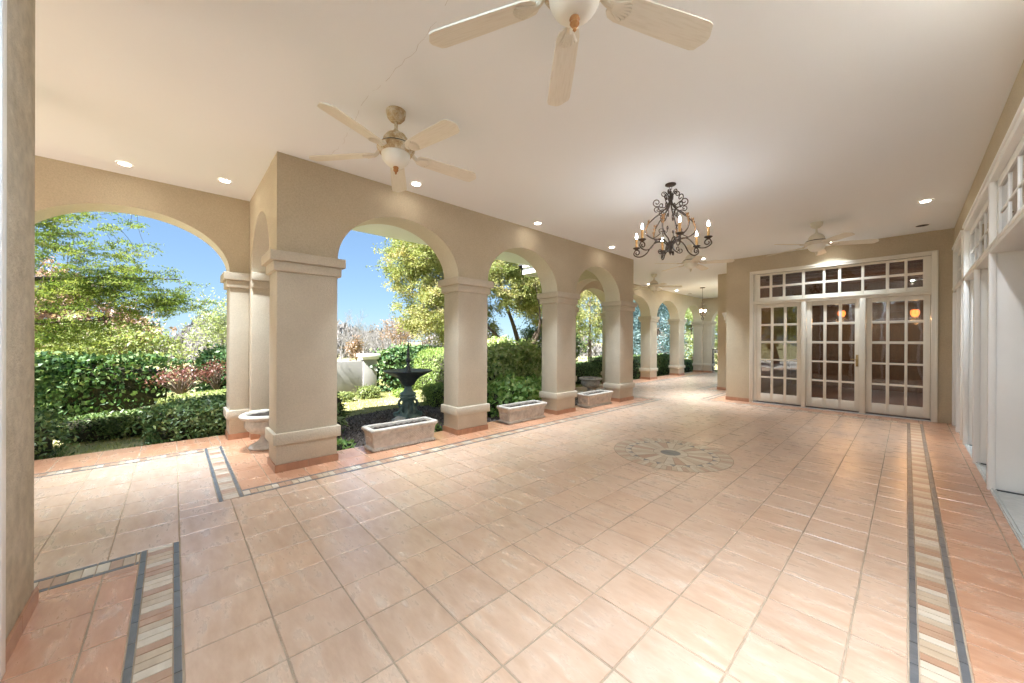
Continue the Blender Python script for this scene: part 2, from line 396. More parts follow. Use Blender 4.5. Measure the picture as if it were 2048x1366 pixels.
# ------------------------------------------------------------------ floor
PITCH_X, OFF_X = .3555, -.195
PITCH_Y, OFF_Y = .3610, .036
def build_floor():
    mb = MB()
    G = .0024
    def tile(x0, x1, y0, y1, mi, z=0.0, g=G, bev=.004):
        x0 += g; x1 -= g; y0 += g; y1 -= g
        if x1 - x0 < .006 or y1 - y0 < .006: return
        r = random.random()
        dz = random.uniform(-.0006, .0006)
        tl = [random.uniform(-.0004, .0004) for _ in range(4)]
        bev = min(bev, (x1 - x0) * .2, (y1 - y0) * .2)
        jit = lambda: random.uniform(-.0012, .0012) if (x1 - x0) > .2 else 0
        o = [(x0 + jit(), y0 + jit()), (x1 + jit(), y0 + jit()), (x1 + jit(), y1 + jit()), (x0 + jit(), y1 + jit())]
        i = [(o[0][0] + bev, o[0][1] + bev), (o[1][0] - bev, o[1][1] + bev), (o[2][0] - bev, o[2][1] - bev), (o[3][0] + bev, o[3][1] - bev)]
        vs = [(a, b, z - .006) for a, b in o] + [(a, b, z + dz + t) for (a, b), t in zip(i, tl)]
        mb.add(vs, [(4, 5, 6, 7), (0, 1, 5, 4), (1, 2, 6, 5), (2, 3, 7, 6), (3, 0, 4, 7)], mi, r)
    def grid(x0, x1, y0, y1, mi):
        e = .09 if mi == 0 else .02
        kx = [x0] + [OFF_X + PITCH_X * k for k in range(-40, 20) if x0 + e < OFF_X + PITCH_X * k < x1 - e] + [x1]
        ky = [y0] + [OFF_Y + PITCH_Y * k for k in range(-40, 80) if y0 + e < OFF_Y + PITCH_Y * k < y1 - e] + [y1]
        for a, b in zip(kx, kx[1:]):
            for c, d in zip(ky, ky[1:]): tile(a, b, c, d, mi)
    F, B = 0, 1
    for r in [(-6.37, -3.67, -4.7, .036), (-6.37, -4.31, .036, .309), (-4.31, .012, .036, .397), (-4.31, .012, .397, 9.423), (-6.37, -4.31, 9.31, 9.423), (-6.37, .012, 9.423, 9.96), (-6.37, -3.67, 9.96, 12.2), (-6.37, -4.55, 12.2, 19.0)]:
        grid(*r, F)
    for r in [(.205, .60, -.57, YD + .1), (-3.2, .205, 10.15, YD + .1), (-3.35, .205, -.57, -.166), (-3.48, -3.35, -4.7, -.166), (-3.1, .60, -4.7, -.57), (-5.24, -4.5, .5, 9.12), (-7.3, -5.24, .5, 1.26), (-7.3, -5.24, 8.36, 9.12),
              (-7.3, -6.56, -4.7, .5), (-7.3, -6.56, 9.12, 19.6), (-3.48, -3.2, 10.15, 12.6), (-4.36, -4.06, 12.39, 19.6), (-4.36, -3.48, 12.39, 12.6), (-6.56, -4.36, 19.0, 19.6)]:
        grid(*r, B)
    # mosaic strips: slate - crosswise slips - slate
    seq = [3, 4, 5, 3, 4, 3, 5]
    def strip(x0, x1, y0, y1, along):
        SB = .034; P = .0602
        L0, L1 = (y0, y1) if along == 'y' else (x0, x1)
        k = 0; p = L0
        while p < L1 - .01:
            q = min(p + P, L1); mi = 3 + [0, 1, 2][(k * 5 + (k // 3)) % 3]
            if along == 'y': tile(x0 + SB, x1 - SB, p, q, mi, g=.002, bev=.002)
            else: tile(p, q, y0 + SB, y1 - SB, mi, g=.002, bev=.002)
            p = q; k += 1
        p = L0
        while p < L1 - .01:
            q = min(p + .1805, L1)
            if along == 'y':
                tile(x0, x0 + SB, p, q, 2, g=.002, bev=.002); tile(x1 - SB, x1, p, q, 2, g=.002, bev=.002)
            else:
                tile(p, q, y0, y0 + SB, 2, g=.002, bev=.002); tile(p, q, y1 - SB, y1, 2, g=.002, bev=.002)
            p = q
    for s_ in [(.012, .205, -.166, 10.15, 'y'), (-4.5, -4.31, .5, 9.12, 'y'), (-6.56, -6.37, -4.7, .309, 'y'), (-6.56, -6.37, 9.31, 19.0, 'y'), (-3.67, -3.48, -4.7, -.166, 'y'), (-3.67, -3.48, 10.15, 12.2, 'y'), (-4.55, -4.36, 12.39, 19.0, 'y'),
               (-6.56, -4.31, .309, .5, 'x'), (-6.56, -4.31, 9.12, 9.31, 'x'), (-3.67, .012, -.166, .035, 'x'), (-3.67, .012, 9.96, 10.15, 'x'), (-4.55, -3.48, 12.2, 12.39, 'x')]:
        strip(*s_)
    fl = mb.build('floor', ['tile_field', 'tile_border', 'tile_slate', 'tile_cream', 'tile_tan', 'tile_terra'], rnd=True)
    tag(fl, 'pinkish terracotta tile floor with mosaic border strips under the covered porch', 'floor', kind='structure')
    g = MB()
    zt = -.0035
    for r in [(-5.24, XW + .05, .5, YD + .12), (-7.3, -3.3, -4.7, .5), (-3.3, XW + .3, -4.7, .5), (-7.3, -5.24, .5, 1.26), (-7.3, -5.24, 8.36, YD + .12), (-7.3, -3.2, YD + .12, 12.6), (-7.3, -4.0, 12.6, 19.6)]:
        g.box(r[0], r[1], r[2], r[3], -.22, zt)
    g.build('grout_bed', 'grout', fl)
    # round mosaic
    md = MB(); c = (-2.16, 4.92); z = .0025
    def wedge(r0, r1, a0, a1, mi, zz=z, n=3):
        gp = .0018
        top = []; k = n
        for i in range(k + 1):
            a = a0 + (a1 - a0) * i / k
            top.append((a, r0 + gp, r1 - gp))
        r = random.random()
        d = gp / max(r0, .05)
        for i in range(k):
            a, b = top[i][0] + (d if i == 0 else 0), top[i + 1][0] - (d if i == k - 1 else 0)
            q = lambda rr, an: (c[0] + rr * math.cos(an), c[1] + rr * math.sin(an), zz)
            md.quad(q(top[i][1], a), q(top[i][2], a), q(top[i][2], b), q(top[i][1], b), mi, r)
    n = 72
    for i in range(n): wedge(.585, .728, 2 * PI * i / n, 2 * PI * (i + 1) / n, [3, 4, 5, 4, 3, 5, 4][i % 7], n=1)
    n = 40
    for i in range(n):
        a0, a1, a2 = 2 * PI * (i - .5) / n, 2 * PI * i / n, 2 * PI * (i + .5) / n
        q = lambda rr, an: (c[0] + rr * math.cos(an), c[1] + rr * math.sin(an), z)
        r = random.random()
        md.add([q(.505, a0 + .006), q(.505, a2 - .006), q(.578, a1)], [(0, 1, 2)], 2 if i % 2 else 3, r)
        md.add([q(.582, a1 + .006), q(.582, a1 + 2 * PI / n - .006), q(.509, a2)], [(0, 1, 2)], 3, r)
    n = 24
    for i in range(n): wedge(.215, .50, 2 * PI * i / n, 2 * PI * (i + 1) / n, [5, 3, 4, 3][i % 4], n=3)
    for i in range(8): wedge(.125, .213, 2 * PI * i / 8, 2 * PI * (i + 1) / 8, 3, n=5)
    md.add([(c[0] + .123 * math.cos(2 * PI * i / 32), c[1] + .123 * math.sin(2 * PI * i / 32), z) for i in range(32)], [tuple(range(32))], 2, .5)
    o = md.build('medallion', ['tile_field', 'tile_border', 'tile_slate', 'tile_cream', 'tile_tan', 'tile_terra'], fl, rnd=True)
    o['label'] = 'round sunburst mosaic set into the floor'
    b = MB(); b.lathe([(.733, -.003), (.733, .0012), (.0, .0012)], 64, (c[0], c[1], 0)); b.build('medallion_bed', 'grout', fl)
    return fl
build_floor()

# ------------------------------------------------------------------ arcades
def arch_spandrel(a0, a1, openings, p0, p1, axis, z0=ZS, z1=ZC + .01):
    """wall above the pillars running along axis from a0 to a1, thickness p0..p1, openings = [(centre, half, rise)]"""
    mb = MB()
    P = (lambda a, p, z: (p, a, z)) if axis == 'y' else (lambda a, p, z: (a, p, z))
    ops = sorted(openings)
    edges = [a0]
    for c, h, rise in ops: edges += [c - h, c + h]
    edges.append(a1)
    for i in range(0, len(edges), 2):
        s, e = edges[i], edges[i + 1]
        if e - s < 1e-4: continue
        for p in (p0, p1):
            mb.quad(P(s, p, z0), P(e, p, z0), P(e, p, z1), P(s, p, z1))
        mb.quad(P(s, p0, z0), P(e, p0, z0), P(e, p1, z0), P(s, p1, z0))
    for e in (a0, a1): mb.quad(P(e, p0, z0), P(e, p1, z0), P(e, p1, z1), P(e, p0, z1))
    soff = MB()
    for c, h, rise in ops:
        N = 36
        pts = [(c - h * math.cos(PI * i / N), z0 + rise * math.sin(PI * i / N)) for i in range(N + 1)]
        for (a, za), (b, zb) in zip(pts, pts[1:]):
            for p in (p0, p1): mb.quad(P(a, p, za), P(b, p, zb), P(b, p, z1), P(a, p, z1))
            soff.quad(P(a, p0, za), P(b, p0, zb), P(b, p1, zb), P(a, p1, za))
    return mb, soff
def weld(o):
    bm = bmesh.new(); bm.from_mesh(o.data); bmesh.ops.remove_doubles(bm, verts=bm.verts, dist=1e-4); bmesh.ops.recalc_face_normals(bm, faces=bm.faces); bm.to_mesh(o.data); bm.free()
def pillar(parent, x0, x1, y0, y1, ov=(0, 0, 0, 0), skirt_tiles=True, base=True):
    """ov: sides (x0,x1,y0,y1) where trims do not project (set to 1)"""
    px, py = parent.location.x, parent.location.y
    org = ((x0 + x1) / 2, (y0 + y1) / 2, 0)
    L = lambda: MB()
    s = L(); s.bbox(x0, x1, y0, y1, .0, ZS - .001, .010)
    def pbuild(mb, name, mats, par, **k):
        mb.v = [(a - org[0], b - org[1], c) for a, b, c in mb.v]
        return mb.build(name, mats, par, **k)
    sh = pbuild(s, 'pillar', 'stucco_pale', parent, smooth=40); sh.location = (org[0] - px, org[1] - py, 0)
    def ring(d, z0, z1, b=.008):
        m = MB(); e = [d * (1 - k) + .003 * k for k in ov]
        m.bbox(x0 - e[0], x1 + e[1], y0 - e[2], y1 + e[3], z0, z1, b); return m
    c = ring(.075, 2.392, 2.502); c.merge(ring(.036, 2.282, 2.392))
    pbuild(c, 'capital', 'stucco_pale', sh, smooth=40)
    b = ring(.036, .306, .438); pbuild(b, 'base_band', 'stucco_pale', sh, smooth=40)
    if base:
        k = MB(); e = [.014 * (1 - q) + .002 * q for q in ov]
        X0, X1, Y0, Y1 = x0 - e[0], x1 + e[1], y0 - e[2], y1 + e[3]
        r = random.random
        def seg(a, b_): # split into tiles
            n = max(1, round((b_ - a) / .36)); return [(a + (b_ - a) * i / n, a + (b_ - a) * (i + 1) / n) for i in range(n)]
        for a, b_ in seg(X0, X1):
            k.box(a + .002, b_ - .002, Y0, Y0 + .012, .0, .085, 0, r()); k.box(a + .002, b_ - .002, Y1 - .012, Y1, .0, .085, 0, r())
        for a, b_ in seg(Y0, Y1):
            k.box(X0 + .0005, X0 + .0125, a + .002, b_ - .002, .0, .0845, 0, r()); k.box(X1 - .0125, X1 - .0005, a + .002, b_ - .002, .0, .0845, 0, r())
        g = MB(); g.box(X0 + .003, X1 - .003, Y0 + .003, Y1 - .003, 0, .082)
        n = len(k.v); k.v += g.v; k.f += [tuple(i + n for i in f) for f in g.f]; k.m += [1] * len(g.f); k.r += g.r
        pbuild(k, 'skirting', ['tile_skirt', 'grout'], sh, rnd=True)
    return sh
def arcade(name, label, base, a0, a1, ops, p0, p1, axis):
    e = empty(name, base, label, 'arcade')
    mb, so_ = arch_spandrel(a0, a1, ops, p0, p1, axis)
    o = mb.build('wall', 'stucco', e); weld(o); o.location = (-base[0], -base[1], -base[2])
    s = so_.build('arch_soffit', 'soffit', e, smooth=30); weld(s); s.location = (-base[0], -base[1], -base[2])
    return e
A = arcade('arcade', 'long tan stucco arcade of three arches above the rectangular stone planters', (XA, 4.81, 0), .85, 8.76, [(2.405, .905, .72), (4.81, .905, .72), (7.215, .895, .72)], XB, XA, 'y')
pillar(A, XB, XA, .85, 1.50)
pillar(A, XB, XA, 3.31, 3.905)
pillar(A, XB, XA, 5.715, 6.32)
pillar(A, XB, XA, 8.11, 8.76)
# left wing arcade (one arch in view)
B = arcade('arcade', 'tan stucco wall with the nearest arch at the left, framing the feathery yellow-green tree', (XL, -.7, 0), -4.6, .85, [(-3.145, 1.115, .72), (-.41, 1.022, .725)], XLB, XL, 'y')
pillar(B, XLB, XL, .61, .85, (0, 0, 0, 1))
pillar(B, XLB, XL, -2.03, -1.432)
pillar(B, XLB, XL, -4.6, -4.26)
# return walls
Rn = arcade('arcade', 'short tan stucco return wall with one narrow arch over the big stone urn', (-6.05, 1.05, 0), -7.28, XB - .001, [(-5.97, .70, .72)], .853, 1.255, 'x')
pillar(Rn, XLB, -6.67, .853, 1.255, (0, 0, 1, 0), base=True)
Rf = arcade('arcade', 'short tan stucco return wall seen through the last arch of the long arcade', (-6.05, 8.55, 0), -7.28, XB - .001, [(-5.97, .70, .72)], 8.357, 8.757, 'x')
pillar(Rf, XLB, -6.67, 8.357, 8.757, (0, 0, 0, 1), base=True)
# far wing arcade
Q = arcade('arcade', 'far tan stucco arcade of narrow arches in front of the blue-green conifer', (XL, 14, 0), 8.76, 19.6, [(10.03, 1.03, .72), (12.72, 1.06, .73), (15.40, 1.045, .73), (18.08, 1.04, .73)], XLB, XL, 'y')
pillar(Q, XLB, XL, 8.762, 9.0, (0, 0, 1, 0))
pillar(Q, XLB, XL, 11.06, 11.66)
pillar(Q, XLB, XL, 13.78, 14.355)
pillar(Q, XLB, XL, 16.445, 17.04)
pillar(Q, XLB, XL, 19.12, 19.6, (0, 0, 0, 1))
En = arcade('arcade', 'far end wall of the porch with one arch closed by a black lattice railing', (-5.5, 19.4, 0), XL, -4.06, [(-5.5, .95, .72)], 19.2, 19.6, 'x')
pillar(En, XL + .002, -6.45, 19.2, 19.6, (1, 0, 0, 0)); pillar(En, -4.55, -4.06, 19.2, 19.6, (0, 1, 0, 0))

# ------------------------------------------------------------------ ceiling and roof
cl = MB()
cl.box(-7.29, XW + .3, -4.7, 8.0, ZC, ZC + .1); cl.box(-7.29, XW + .3, 8.0, 19.6, ZC, ZC + .1)
ceil = cl.build('ceiling', 'ceiling')
weld(ceil)
tag(ceil, 'smooth off-white painted porch ceiling with a thin crack', 'ceiling', kind='structure')
ck = MB(); pts = []
random.seed(3)
for i in range(41):
    t = i / 40
    x = -1.93 + (-4.56 + 1.93) * t; y = 1.245 + .06 * t
    pts.append((x + random.uniform(-.008, .008), y + math.sin(t * 9) * .035 + random.uniform(-.013, .013)))
for (x0, y0), (x1, y1) in zip(pts, pts[1:]):
    wd = random.uniform(.0004, .0012)
    if random.random() < .12: continue
    ck.box(min(x0, x1) - .001, max(x0, x1) + .001, 0, 1, 0, 1) if False else ck.add([(x0, y0 - wd, ZC - .0015), (x1, y1 - wd, ZC - .0015), (x1, y1 + wd, ZC - .0015), (x0, y0 + wd, ZC - .0015)], [(0, 1, 2, 3)])
ck.build('crack', mat_mottled('plaster_crack', (.42, .38, .32), (.55, .50, .43), 20, .9), ceil)

rf = empty('roof', (-3, 5, 3.4), 'low grey shingled roof with deep white eaves over the porch', 'roof')
RO = (-3, 5, 3.4)
def rbuild(mb, name, mat): 
    o = mb.build(name, mat, rf); o.location = (3, -5, -3.4); return o
OV = .62
ZE = 3.50
# fascia: white boards along the eaves, a soffit and shingled slopes
fa = MB(); sf = MB(); sh = MB()
def eave(x0, x1, y0, y1):
    fa.box(x0, x1, y0, y1, ZE, ZE + .26); 
outline = [(-7.28 - OV, -5.9), (-7.28 - OV, 1.255 + OV), (XB - OV, 1.255 + OV), (XB - OV, 8.357 - OV), (-7.28 - OV, 8.357 - OV), (-7.28 - OV, 20.2)]
for (x0, y0), (x1, y1) in zip(outline, outline[1:]):
    d = .03
    fa.box(min(x0, x1) - d, max(x0, x1) + d, min(y0, y1) - d, max(y0, y1) + d, ZE, ZE + .25)
    sh_ = .05
    fa.box(min(x0, x1) - d - sh_, max(x0, x1) + d + sh_, min(y0, y1) - d - sh_, max(y0, y1) + d + sh_, ZE + .19, ZE + .27)
sf.box(-7.28 - OV, -7.285, -5.9, 1.255 + OV, ZE + .05, ZE + .08); sf.box(-7.28, XB - OV, 1.26, 1.255 + OV, ZE + .05, ZE + .08)
sf.box(XB - OV, XB - .005, 1.26, 8.35, ZE + .05, ZE + .08); sf.box(-7.28 - OV, XB - OV, 8.357 - OV, 8.352, ZE + .05, ZE + .08); sf.box(-7.28 - OV, -7.285, 8.36, 20.2, ZE + .05, ZE + .08)
rbuild(fa, 'fascia', 'white_trim'); rbuild(sf, 'eave_soffit', 'white_trim')
zt = ZE + .275
def slope(x0, y0, x1, y1, nx, ny, run, rise):
    # an eave edge rising inwards along (nx, ny), laid in stepped courses
    n = 14
    for i in range(n):
        a, b = i / n, (i + 1) / n
        za = zt + rise * a + .018; zb = zt + rise * b + .0
        sh.quad((x0 + nx * run * a, y0 + ny * run * a, za), (x1 + nx * run * a, y1 + ny * run * a, za), (x1 + nx * run * b, y1 + ny * run * b, zb), (x0 + nx * run * b, y0 + ny * run * b, zb))
        sh.quad((x0 + nx * run * a, y0 + ny * run * a, za), (x1 + nx * run * a, y1 + ny * run * a, za), (x1 + nx * run * a, y1 + ny * run * a, za - .018), (x0 + nx * run * a, y0 + ny * run * a, za - .018))
e = .09
slope(XB - OV - e, 0.0, XB - OV - e, 9.5, 1, 0, 4.6, 1.5)
slope(-7.9 - e, -5.9, -7.9 - e, 1.9 + e, 1, 0, 2.2, .75); slope(-7.9 - e, 1.875 + e, -4.5, 1.875 + e, 0, -1, 2.2, .75)
slope(-7.9 - e, 7.73 - e, -7.9 - e, 20.2, 1, 0, 2.2, .75); slope(-7.9 - e, 7.737 - e, -4.5, 7.737 - e, 0, 1, 2.2, .75)
sh.box(-5.0, 9, -5.9, 20.2, 4.3, 4.4)
rbuild(sh, 'shingle_slope', 'shingle')

# ------------------------------------------------------------------ end wall with the french doors
dw = empty('house_wall', (-1.3, YD, 0), 'tan stucco end wall with three cream french doors under a wide transom', 'wall')
def dbuild(mb, name, mat, par=dw, **k):
    o = mb.build(name, mat, par, **k)
    if par is dw: o.location = (1.3, -YD, 0)
    return o
s = MB()
X0, X1, ZT = -2.66, .385, 3.235
s.box(-3.2, X0, YD, YD + .3, 0, ZC + .01); s.box(X1, XW + .3, YD, YD + .3, 0, ZC + .01); s.box(X0, X1, YD, YD + .3, ZT, ZC + .01)
s.box(-3.2, -3.0, YD + .3, 12.6, 0, ZC + .01)
dbuild(s, 'wall', 'stucco')
k = MB()
random.seed(11)
def skirt_x(k, xa, xb, y, z=.085):
    n = max(1, round((xb - xa) / .36))
    for i in range(n):
        a = xa + (xb - xa) * i / n; b = xa + (xb - xa) * (i + 1) / n
        k.box(a + .002, b - .002, y - .012, y - .0005, 0, z, 0, random.random())
def skirt_y(k, ya, yb, x, z=.085):
    n = max(1, round((yb - ya) / .36))
    for i in range(n):
        a = ya + (yb - ya) * i / n; b = ya + (yb - ya) * (i + 1) / n
        k.box(x - .012, x - .0005, a + .002, b - .002, 0, z, 0, random.random())
skirt_x(k, -3.21, X0 - .002, YD); skirt_y(k, YD, 12.6, -3.2)
dbuild(k, 'skirting', 'tile_skirt', rnd=True)
# casing, mullion posts, transom rail
c = MB(); yf = YD - .025
c.bbox(X0, X0 + .062, yf, YD + .05, 0, ZT, .006); c.bbox(X1 - .068, X1, yf, YD + .05, 0, ZT, .006); c.bbox(X0 + .062, X1 - .068, yf, YD + .05, ZT - .062, ZT, .006)
c.bbox(X0 - .012, X0 + .02, yf - .014, yf + .03, 0, ZT + .012, .004); c.bbox(X1 - .02, X1 + .012, yf - .014, yf + .03, 0, ZT + .012, .004); c.bbox(X0 + .02, X1 - .02, yf - .014, yf + .03, ZT - .02, ZT + .012, .004)
c.bbox(X0 + .0625, X1 - .0685, yf + .005, YD + .12, 2.425, 2.500, .006); c.bbox(X0 + .0625, X1 - .0685, yf - .008, YD + .10, 2.478, 2.506, .006)
for a, b in ((-1.647, -1.567), (-.678, -.585)): c.bbox(a, b, yf + .002, YD + .12, 0, 2.425, .006)
c.box(X0 + .062, X0 + .12, YD + .05, YD + .12, 0, ZT - .06); c.box(X1 - .075, X1 - .068, YD + .05, YD + .12, 0, ZT - .06)
dbuild(c, 'door_casing', 'trim', smooth=35)
th = MB(); th.box(X0 + .062, X1 - .068, YD - .03, YD + .10, .001, .022); th.box(X0 + .065, X1 - .07, YD + .0, YD + .10, .022, .034, 1)
dbuild(th, 'threshold', ['sill', 'dark_rubber'])
def sash(cols, rows, x0, x1, z0, z1, ya, yb, bev=.004):
    """a leaf with panes cut out: frame and glazing bars"""
    m = MB()
    xs = [x0] + [q for c_ in cols for q in c_] + [x1]; zs = [z0] + [q for r in rows for q in r] + [z1]
    # stiles / vertical bars full height, horizontal bars between
    for i in range(0, len(xs), 2): 
        t = 0 if i in (0, len(xs) - 2) else .008
        m.bbox(xs[i], xs[i + 1], ya + t, yb, z0, z1, bev)
    for j in range(0, len(zs), 2):
        for a, b in cols:
            t = .002 if j in (0, len(zs) - 2) else .010
            m.bbox(a - .001, b + .001, ya + t, yb - .002, zs[j], zs[j + 1], bev)
    return m
zr = [(.25, .626), (.664, 1.052), (1.09, 1.474), (1.526, 1.893), (1.945, 2.333)]
dcols = [[(-2.446, -2.247), (-2.194, -1.99), (-1.936, -1.737)], [(-1.467, -1.268), (-1.215, -1.011), (-.959, -.754)], [(-.493, -.29), (-.24, -.032), (.01, .215)]]
dx = [(-2.539, -1.647), (-1.567, -.678), (-.585, .308)]
for i, (cs, (a, b)) in enumerate(zip(dcols, dx)):
    m = sash(cs, zr, a + .004, b - .004, .048, 2.425, YD + .045, YD + .09)
    d = dbuild(m, 'french_door', 'trim', smooth=35)
    g = MB(); g.box(a + .06, b - .06, YD + .068, YD + .072, .2, 2.36); dbuild(g, 'glass', 'glass', d)
    if i == 1:
        h = MB(); hx, hy = -.715, YD + .045
        h.bbox(hx - .022, hx + .022, hy - .008, hy - .0005, .99, 1.24, .004)
        for zz in (.99, 1.24): h.lathe([(.0, -.004), (.021, -.004), (.021, .004), (0, .004)], 16, (0, 0, 0)) if False else None
        h.tube([(hx, hy - .008, 1.14), (hx, hy - .045, 1.14)], .009, 10)
        h.tube(catmull([(hx, hy - .045, 1.14), (hx - .03, hy - .05, 1.145), (hx - .07, hy - .047, 1.138), (hx - .10, hy - .044, 1.146)], 4), .0075, 10)
        h.tube([(hx, hy - .008, 1.04), (hx, hy - .02, 1.04)], .014, 12)
        dbuild(h, 'handle', 'brass', d, smooth=40)
        d['label'] = 'middle french door with the brass handle'
tc = [(-2.471, -2.276), (-2.222, -2.014), (-1.963, -1.653), (-1.599, -1.283), (-1.239, -1.025), (-.977, -.659), (-.614, -.298), (-.248, -.04), (.003, .207)]
m = sash(tc, [(2.588, 2.826), (2.874, 3.122)], X0 + .075, X1 - .075, 2.505, ZT - .066, YD + .045, YD + .09)
tw = dbuild(m, 'transom_window', 'trim', smooth=35)
g = MB(); g.box(X0 + .15, X1 - .15, YD + .068, YD + .072, 2.55, 3.14); dbuild(g, 'glass', 'glass', tw)
# room behind the doors
ro = MB()
YR0, YR1 = YD + .31, 16.2
ro.box(-2.99, 1.2, YR0 - .19, YR1, -.2, .012, 0)
ro.box(-2.99, -2.9, YR0, YR1, .012, 3.5, 1); ro.box(1.2, 1.3, YR0, YR1, .012, 3.5, 1); ro.box(-2.9, 1.2, YR1, YR1 + .1, .012, 3.5, 1)
ro.box(-2.99, 1.3, YR0 - .001, YR1, 3.45, 3.55, 1)
for i in range(8): ro.box(-2.9, 1.2, YR0 + .4 + i * .62, YR0 + .48 + i * .62, 3.33, 3.45, 1)
for i in range(6): ro.box(-2.9 + i * .8, -2.82 + i * .8, YR1 - .04, YR1 - .002, .02, 3.4, 0)
ro.box(-2.9, 1.2, YR1 - .05, YR1 - .003, .9, .98, 0); ro.box(-2.9, 1.2, YR1 - .05, YR1 - .003, 2.45, 2.53, 0)
rm = ro.build('interior_room', ['wood_dark', 'wood_red'])
tag(rm, 'dim wood-panelled room seen through the glass of the french doors', 'room', kind='structure')
def pendant(x, y, z, lab):
    e = empty('pendant_lamp', (x, y, 0), lab, 'pendant lamp', 'amber pendant lamps inside the room')
    m = MB(); m.lathe([(.0, z - .10), (.045, z - .09), (.075, z - .03), (.078, z + .03), (.055, z + .07), (.0, z + .075)], 24)
    m.build('glass_shade', 'pendant_glow', e, smooth=40)
    t = MB(); t.tube([(0, 0, z + .07), (0, 0, 3.45)], .006, 8); t.lathe([(.0, z + .07), (.06, z + .07), (.05, z + .10), (.0, z + .12)], 20)
    for k in range(8):
        a = k * PI / 4; t.tube([(.077 * math.cos(a), .077 * math.sin(a), z - .04), (.08 * math.cos(a), .08 * math.sin(a), z + .03), (.055 * math.cos(a), .055 * math.sin(a), z + .075)], .004, 6)
    t.build('lamp_frame', 'iron', e, smooth=40)
    li = bpy.data.lights.new('pendant_bulb', 'POINT'); li.energy = 8; li.color = (1, .5, .2); li.shadow_soft_size = .1
    lo = bpy.data.objects.new('pendant_bulb', li); COL.objects.link(lo); lo.parent = e; lo.location = (0, 0, z - .2)
pendant(-1.18, 13.0, 2.27, 'amber pendant lamp behind the glass of the middle french door')
pendant(.128, 13.0, 2.22, 'amber pendant lamp behind the glass of the door nearest the corner')

# jogged house wall of the far wing
hw = empty('house_wall', (-4.06, 12.6, 0), 'plain tan stucco house wall set back past the door wall corner, with a sconce', 'wall')
s = MB(); s.box(-4.06, -3.2, 12.6, 12.85, 0, ZC + .01); s.box(-4.06, -3.86, 12.85, 19.6, 0, ZC + .01)
o = s.build('wall', 'stucco', hw); o.location = (4.06, -12.6, 0)
k = MB(); skirt_x(k, -4.075, -3.215, 12.6); skirt_y(k, 12.6, 19.2, -4.06); o = k.build('skirting', 'tile_skirt', hw, rnd=True); o.location = (4.06, -12.6, 0)
sx = empty('wall_sconce', (-3.80, 12.6, 2.08), 'small white plaster sconce on the set-back wall beside the corner', 'sconce')
m = MB()
prof = [(.02, 0), (.05, .03), (.04, .07), (.075, .12), (.085, .19), (.115, .26), (.13, .32), (.12, .33)]
for i, ((r0, z0), (r1, z1)) in enumerate(zip(prof, prof[1:])):
    n = 14
    for j in range(n):
        a, b = -PI * j / n, -PI * (j + 1) / n
        fl_ = lambda q: 1 + .06 * math.cos(q * 10)
        q = lambda r, z, t: (r * fl_(t) * math.cos(t), r * fl_(t) * math.sin(t) - .001, z)
        m.quad(q(r0, z0, a), q(r1, z1, a), q(r1, z1, b), q(r0, z0, b))
m.build('sconce_shell', 'white_trim', sx, smooth=50)

# ------------------------------------------------------------------ side wall with deep bays of glazed doors
sw = empty('house_wall', (XW, 5, 0), 'tan stucco side wall of the house above a row of deep white door bays', 'wall')
def sbuild(mb, name, mat, par=sw, **k):
    o = mb.build(name, mat, par, **k)
    if par is sw: o.location = (-XW, -5, 0)
    return o
s = MB()
YS0 = -.6
s.box(XW, XW + .3, -4.7, -.6, 0, ZC + .01)
s.box(XW, XW + .25, YS0, YD, 3.215, ZC + .01); s.box(XW, XW + .25, 8.555, 8.905, 0, 3.215); s.box(XW, XW + .25, 10.42, YD, 0, 3.215)
sbuild(s, 'wall', 'stucco')
bays = [(6.16, 8.555), (3.80, 6.10), (1.44, 3.74), (-.60, 1.38)]
c = MB(); f0 = XW - .022
def vpost(y0, y1, z0, z1, deep):
    c.bbox(f0, XW + .030, y0, y1, z0, z1, .006)
    c.bbox(XW + .030, XW + deep, y0 + .014, y1 - .014, z0, z1, .004)
# head casing, transom rail, posts
c.bbox(f0, XW + .04, -.6, 8.57, 3.14, 3.222, .006); c.bbox(f0 - .014, f0 + .03, -.6, 8.582, 3.195, 3.236, .005)
c.bbox(f0, XW + .04, 8.895, 10.44, 3.14, 3.222, .006); c.bbox(f0 - .014, f0 + .03, 8.885, 10.45, 3.195, 3.236, .005)
c.bbox(f0 + .004, XW + .28, -.6, 8.50, 2.415, 2.475, .005); c.bbox(f0 - .006, XW + .05, -.6, 8.50, 2.452, 2.486, .005)
c.bbox(f0 + .004, XW + .12, 8.96, 10.38, 2.415, 2.475, .005); c.bbox(f0 - .006, XW + .05, 8.96, 10.38, 2.452, 2.486, .005)
vpost(8.50, 8.562, 0, 2.415, .13); vpost(8.90, 8.96, 0, 2.415, .10); vpost(10.375, 10.435, 0, 2.415, .10)
for y in (8.50, 8.90, 10.375, 6.10, 3.74, 1.38): vpost(y, y + .062, 2.484, 3.142, .055)
vpost(9.64, 9.70, 0, 2.415, .10)
vpost(7.30, 7.36, 0, 2.415, .13)
for y in (6.10, 3.74, 1.38): vpost(y, y + .062, 0, 2.415, .24)
sbuild(c, 'door_casing', 'white_trim', smooth=35)
t = MB()
t.box(XW - .005, XW + .6, -.6, 8.5, -.05, .012); t.box(XW + .002, XW + .012, -.6, 8.5, .012, .026); t.box(XW + .026, XW + .036, -.6, 8.5, .012, .022); t.box(XW + .008, XW + .1, 8.96, 10.38, -.05, .018)
sbuild(t, 'door_sill', 'sill')
t = MB()
for (a, b, x) in ((7.36, 8.50, .105), (6.165, 7.30, .125)): t.box(XW + .03, XW + x, b - .02, b - .002, .013, .024)
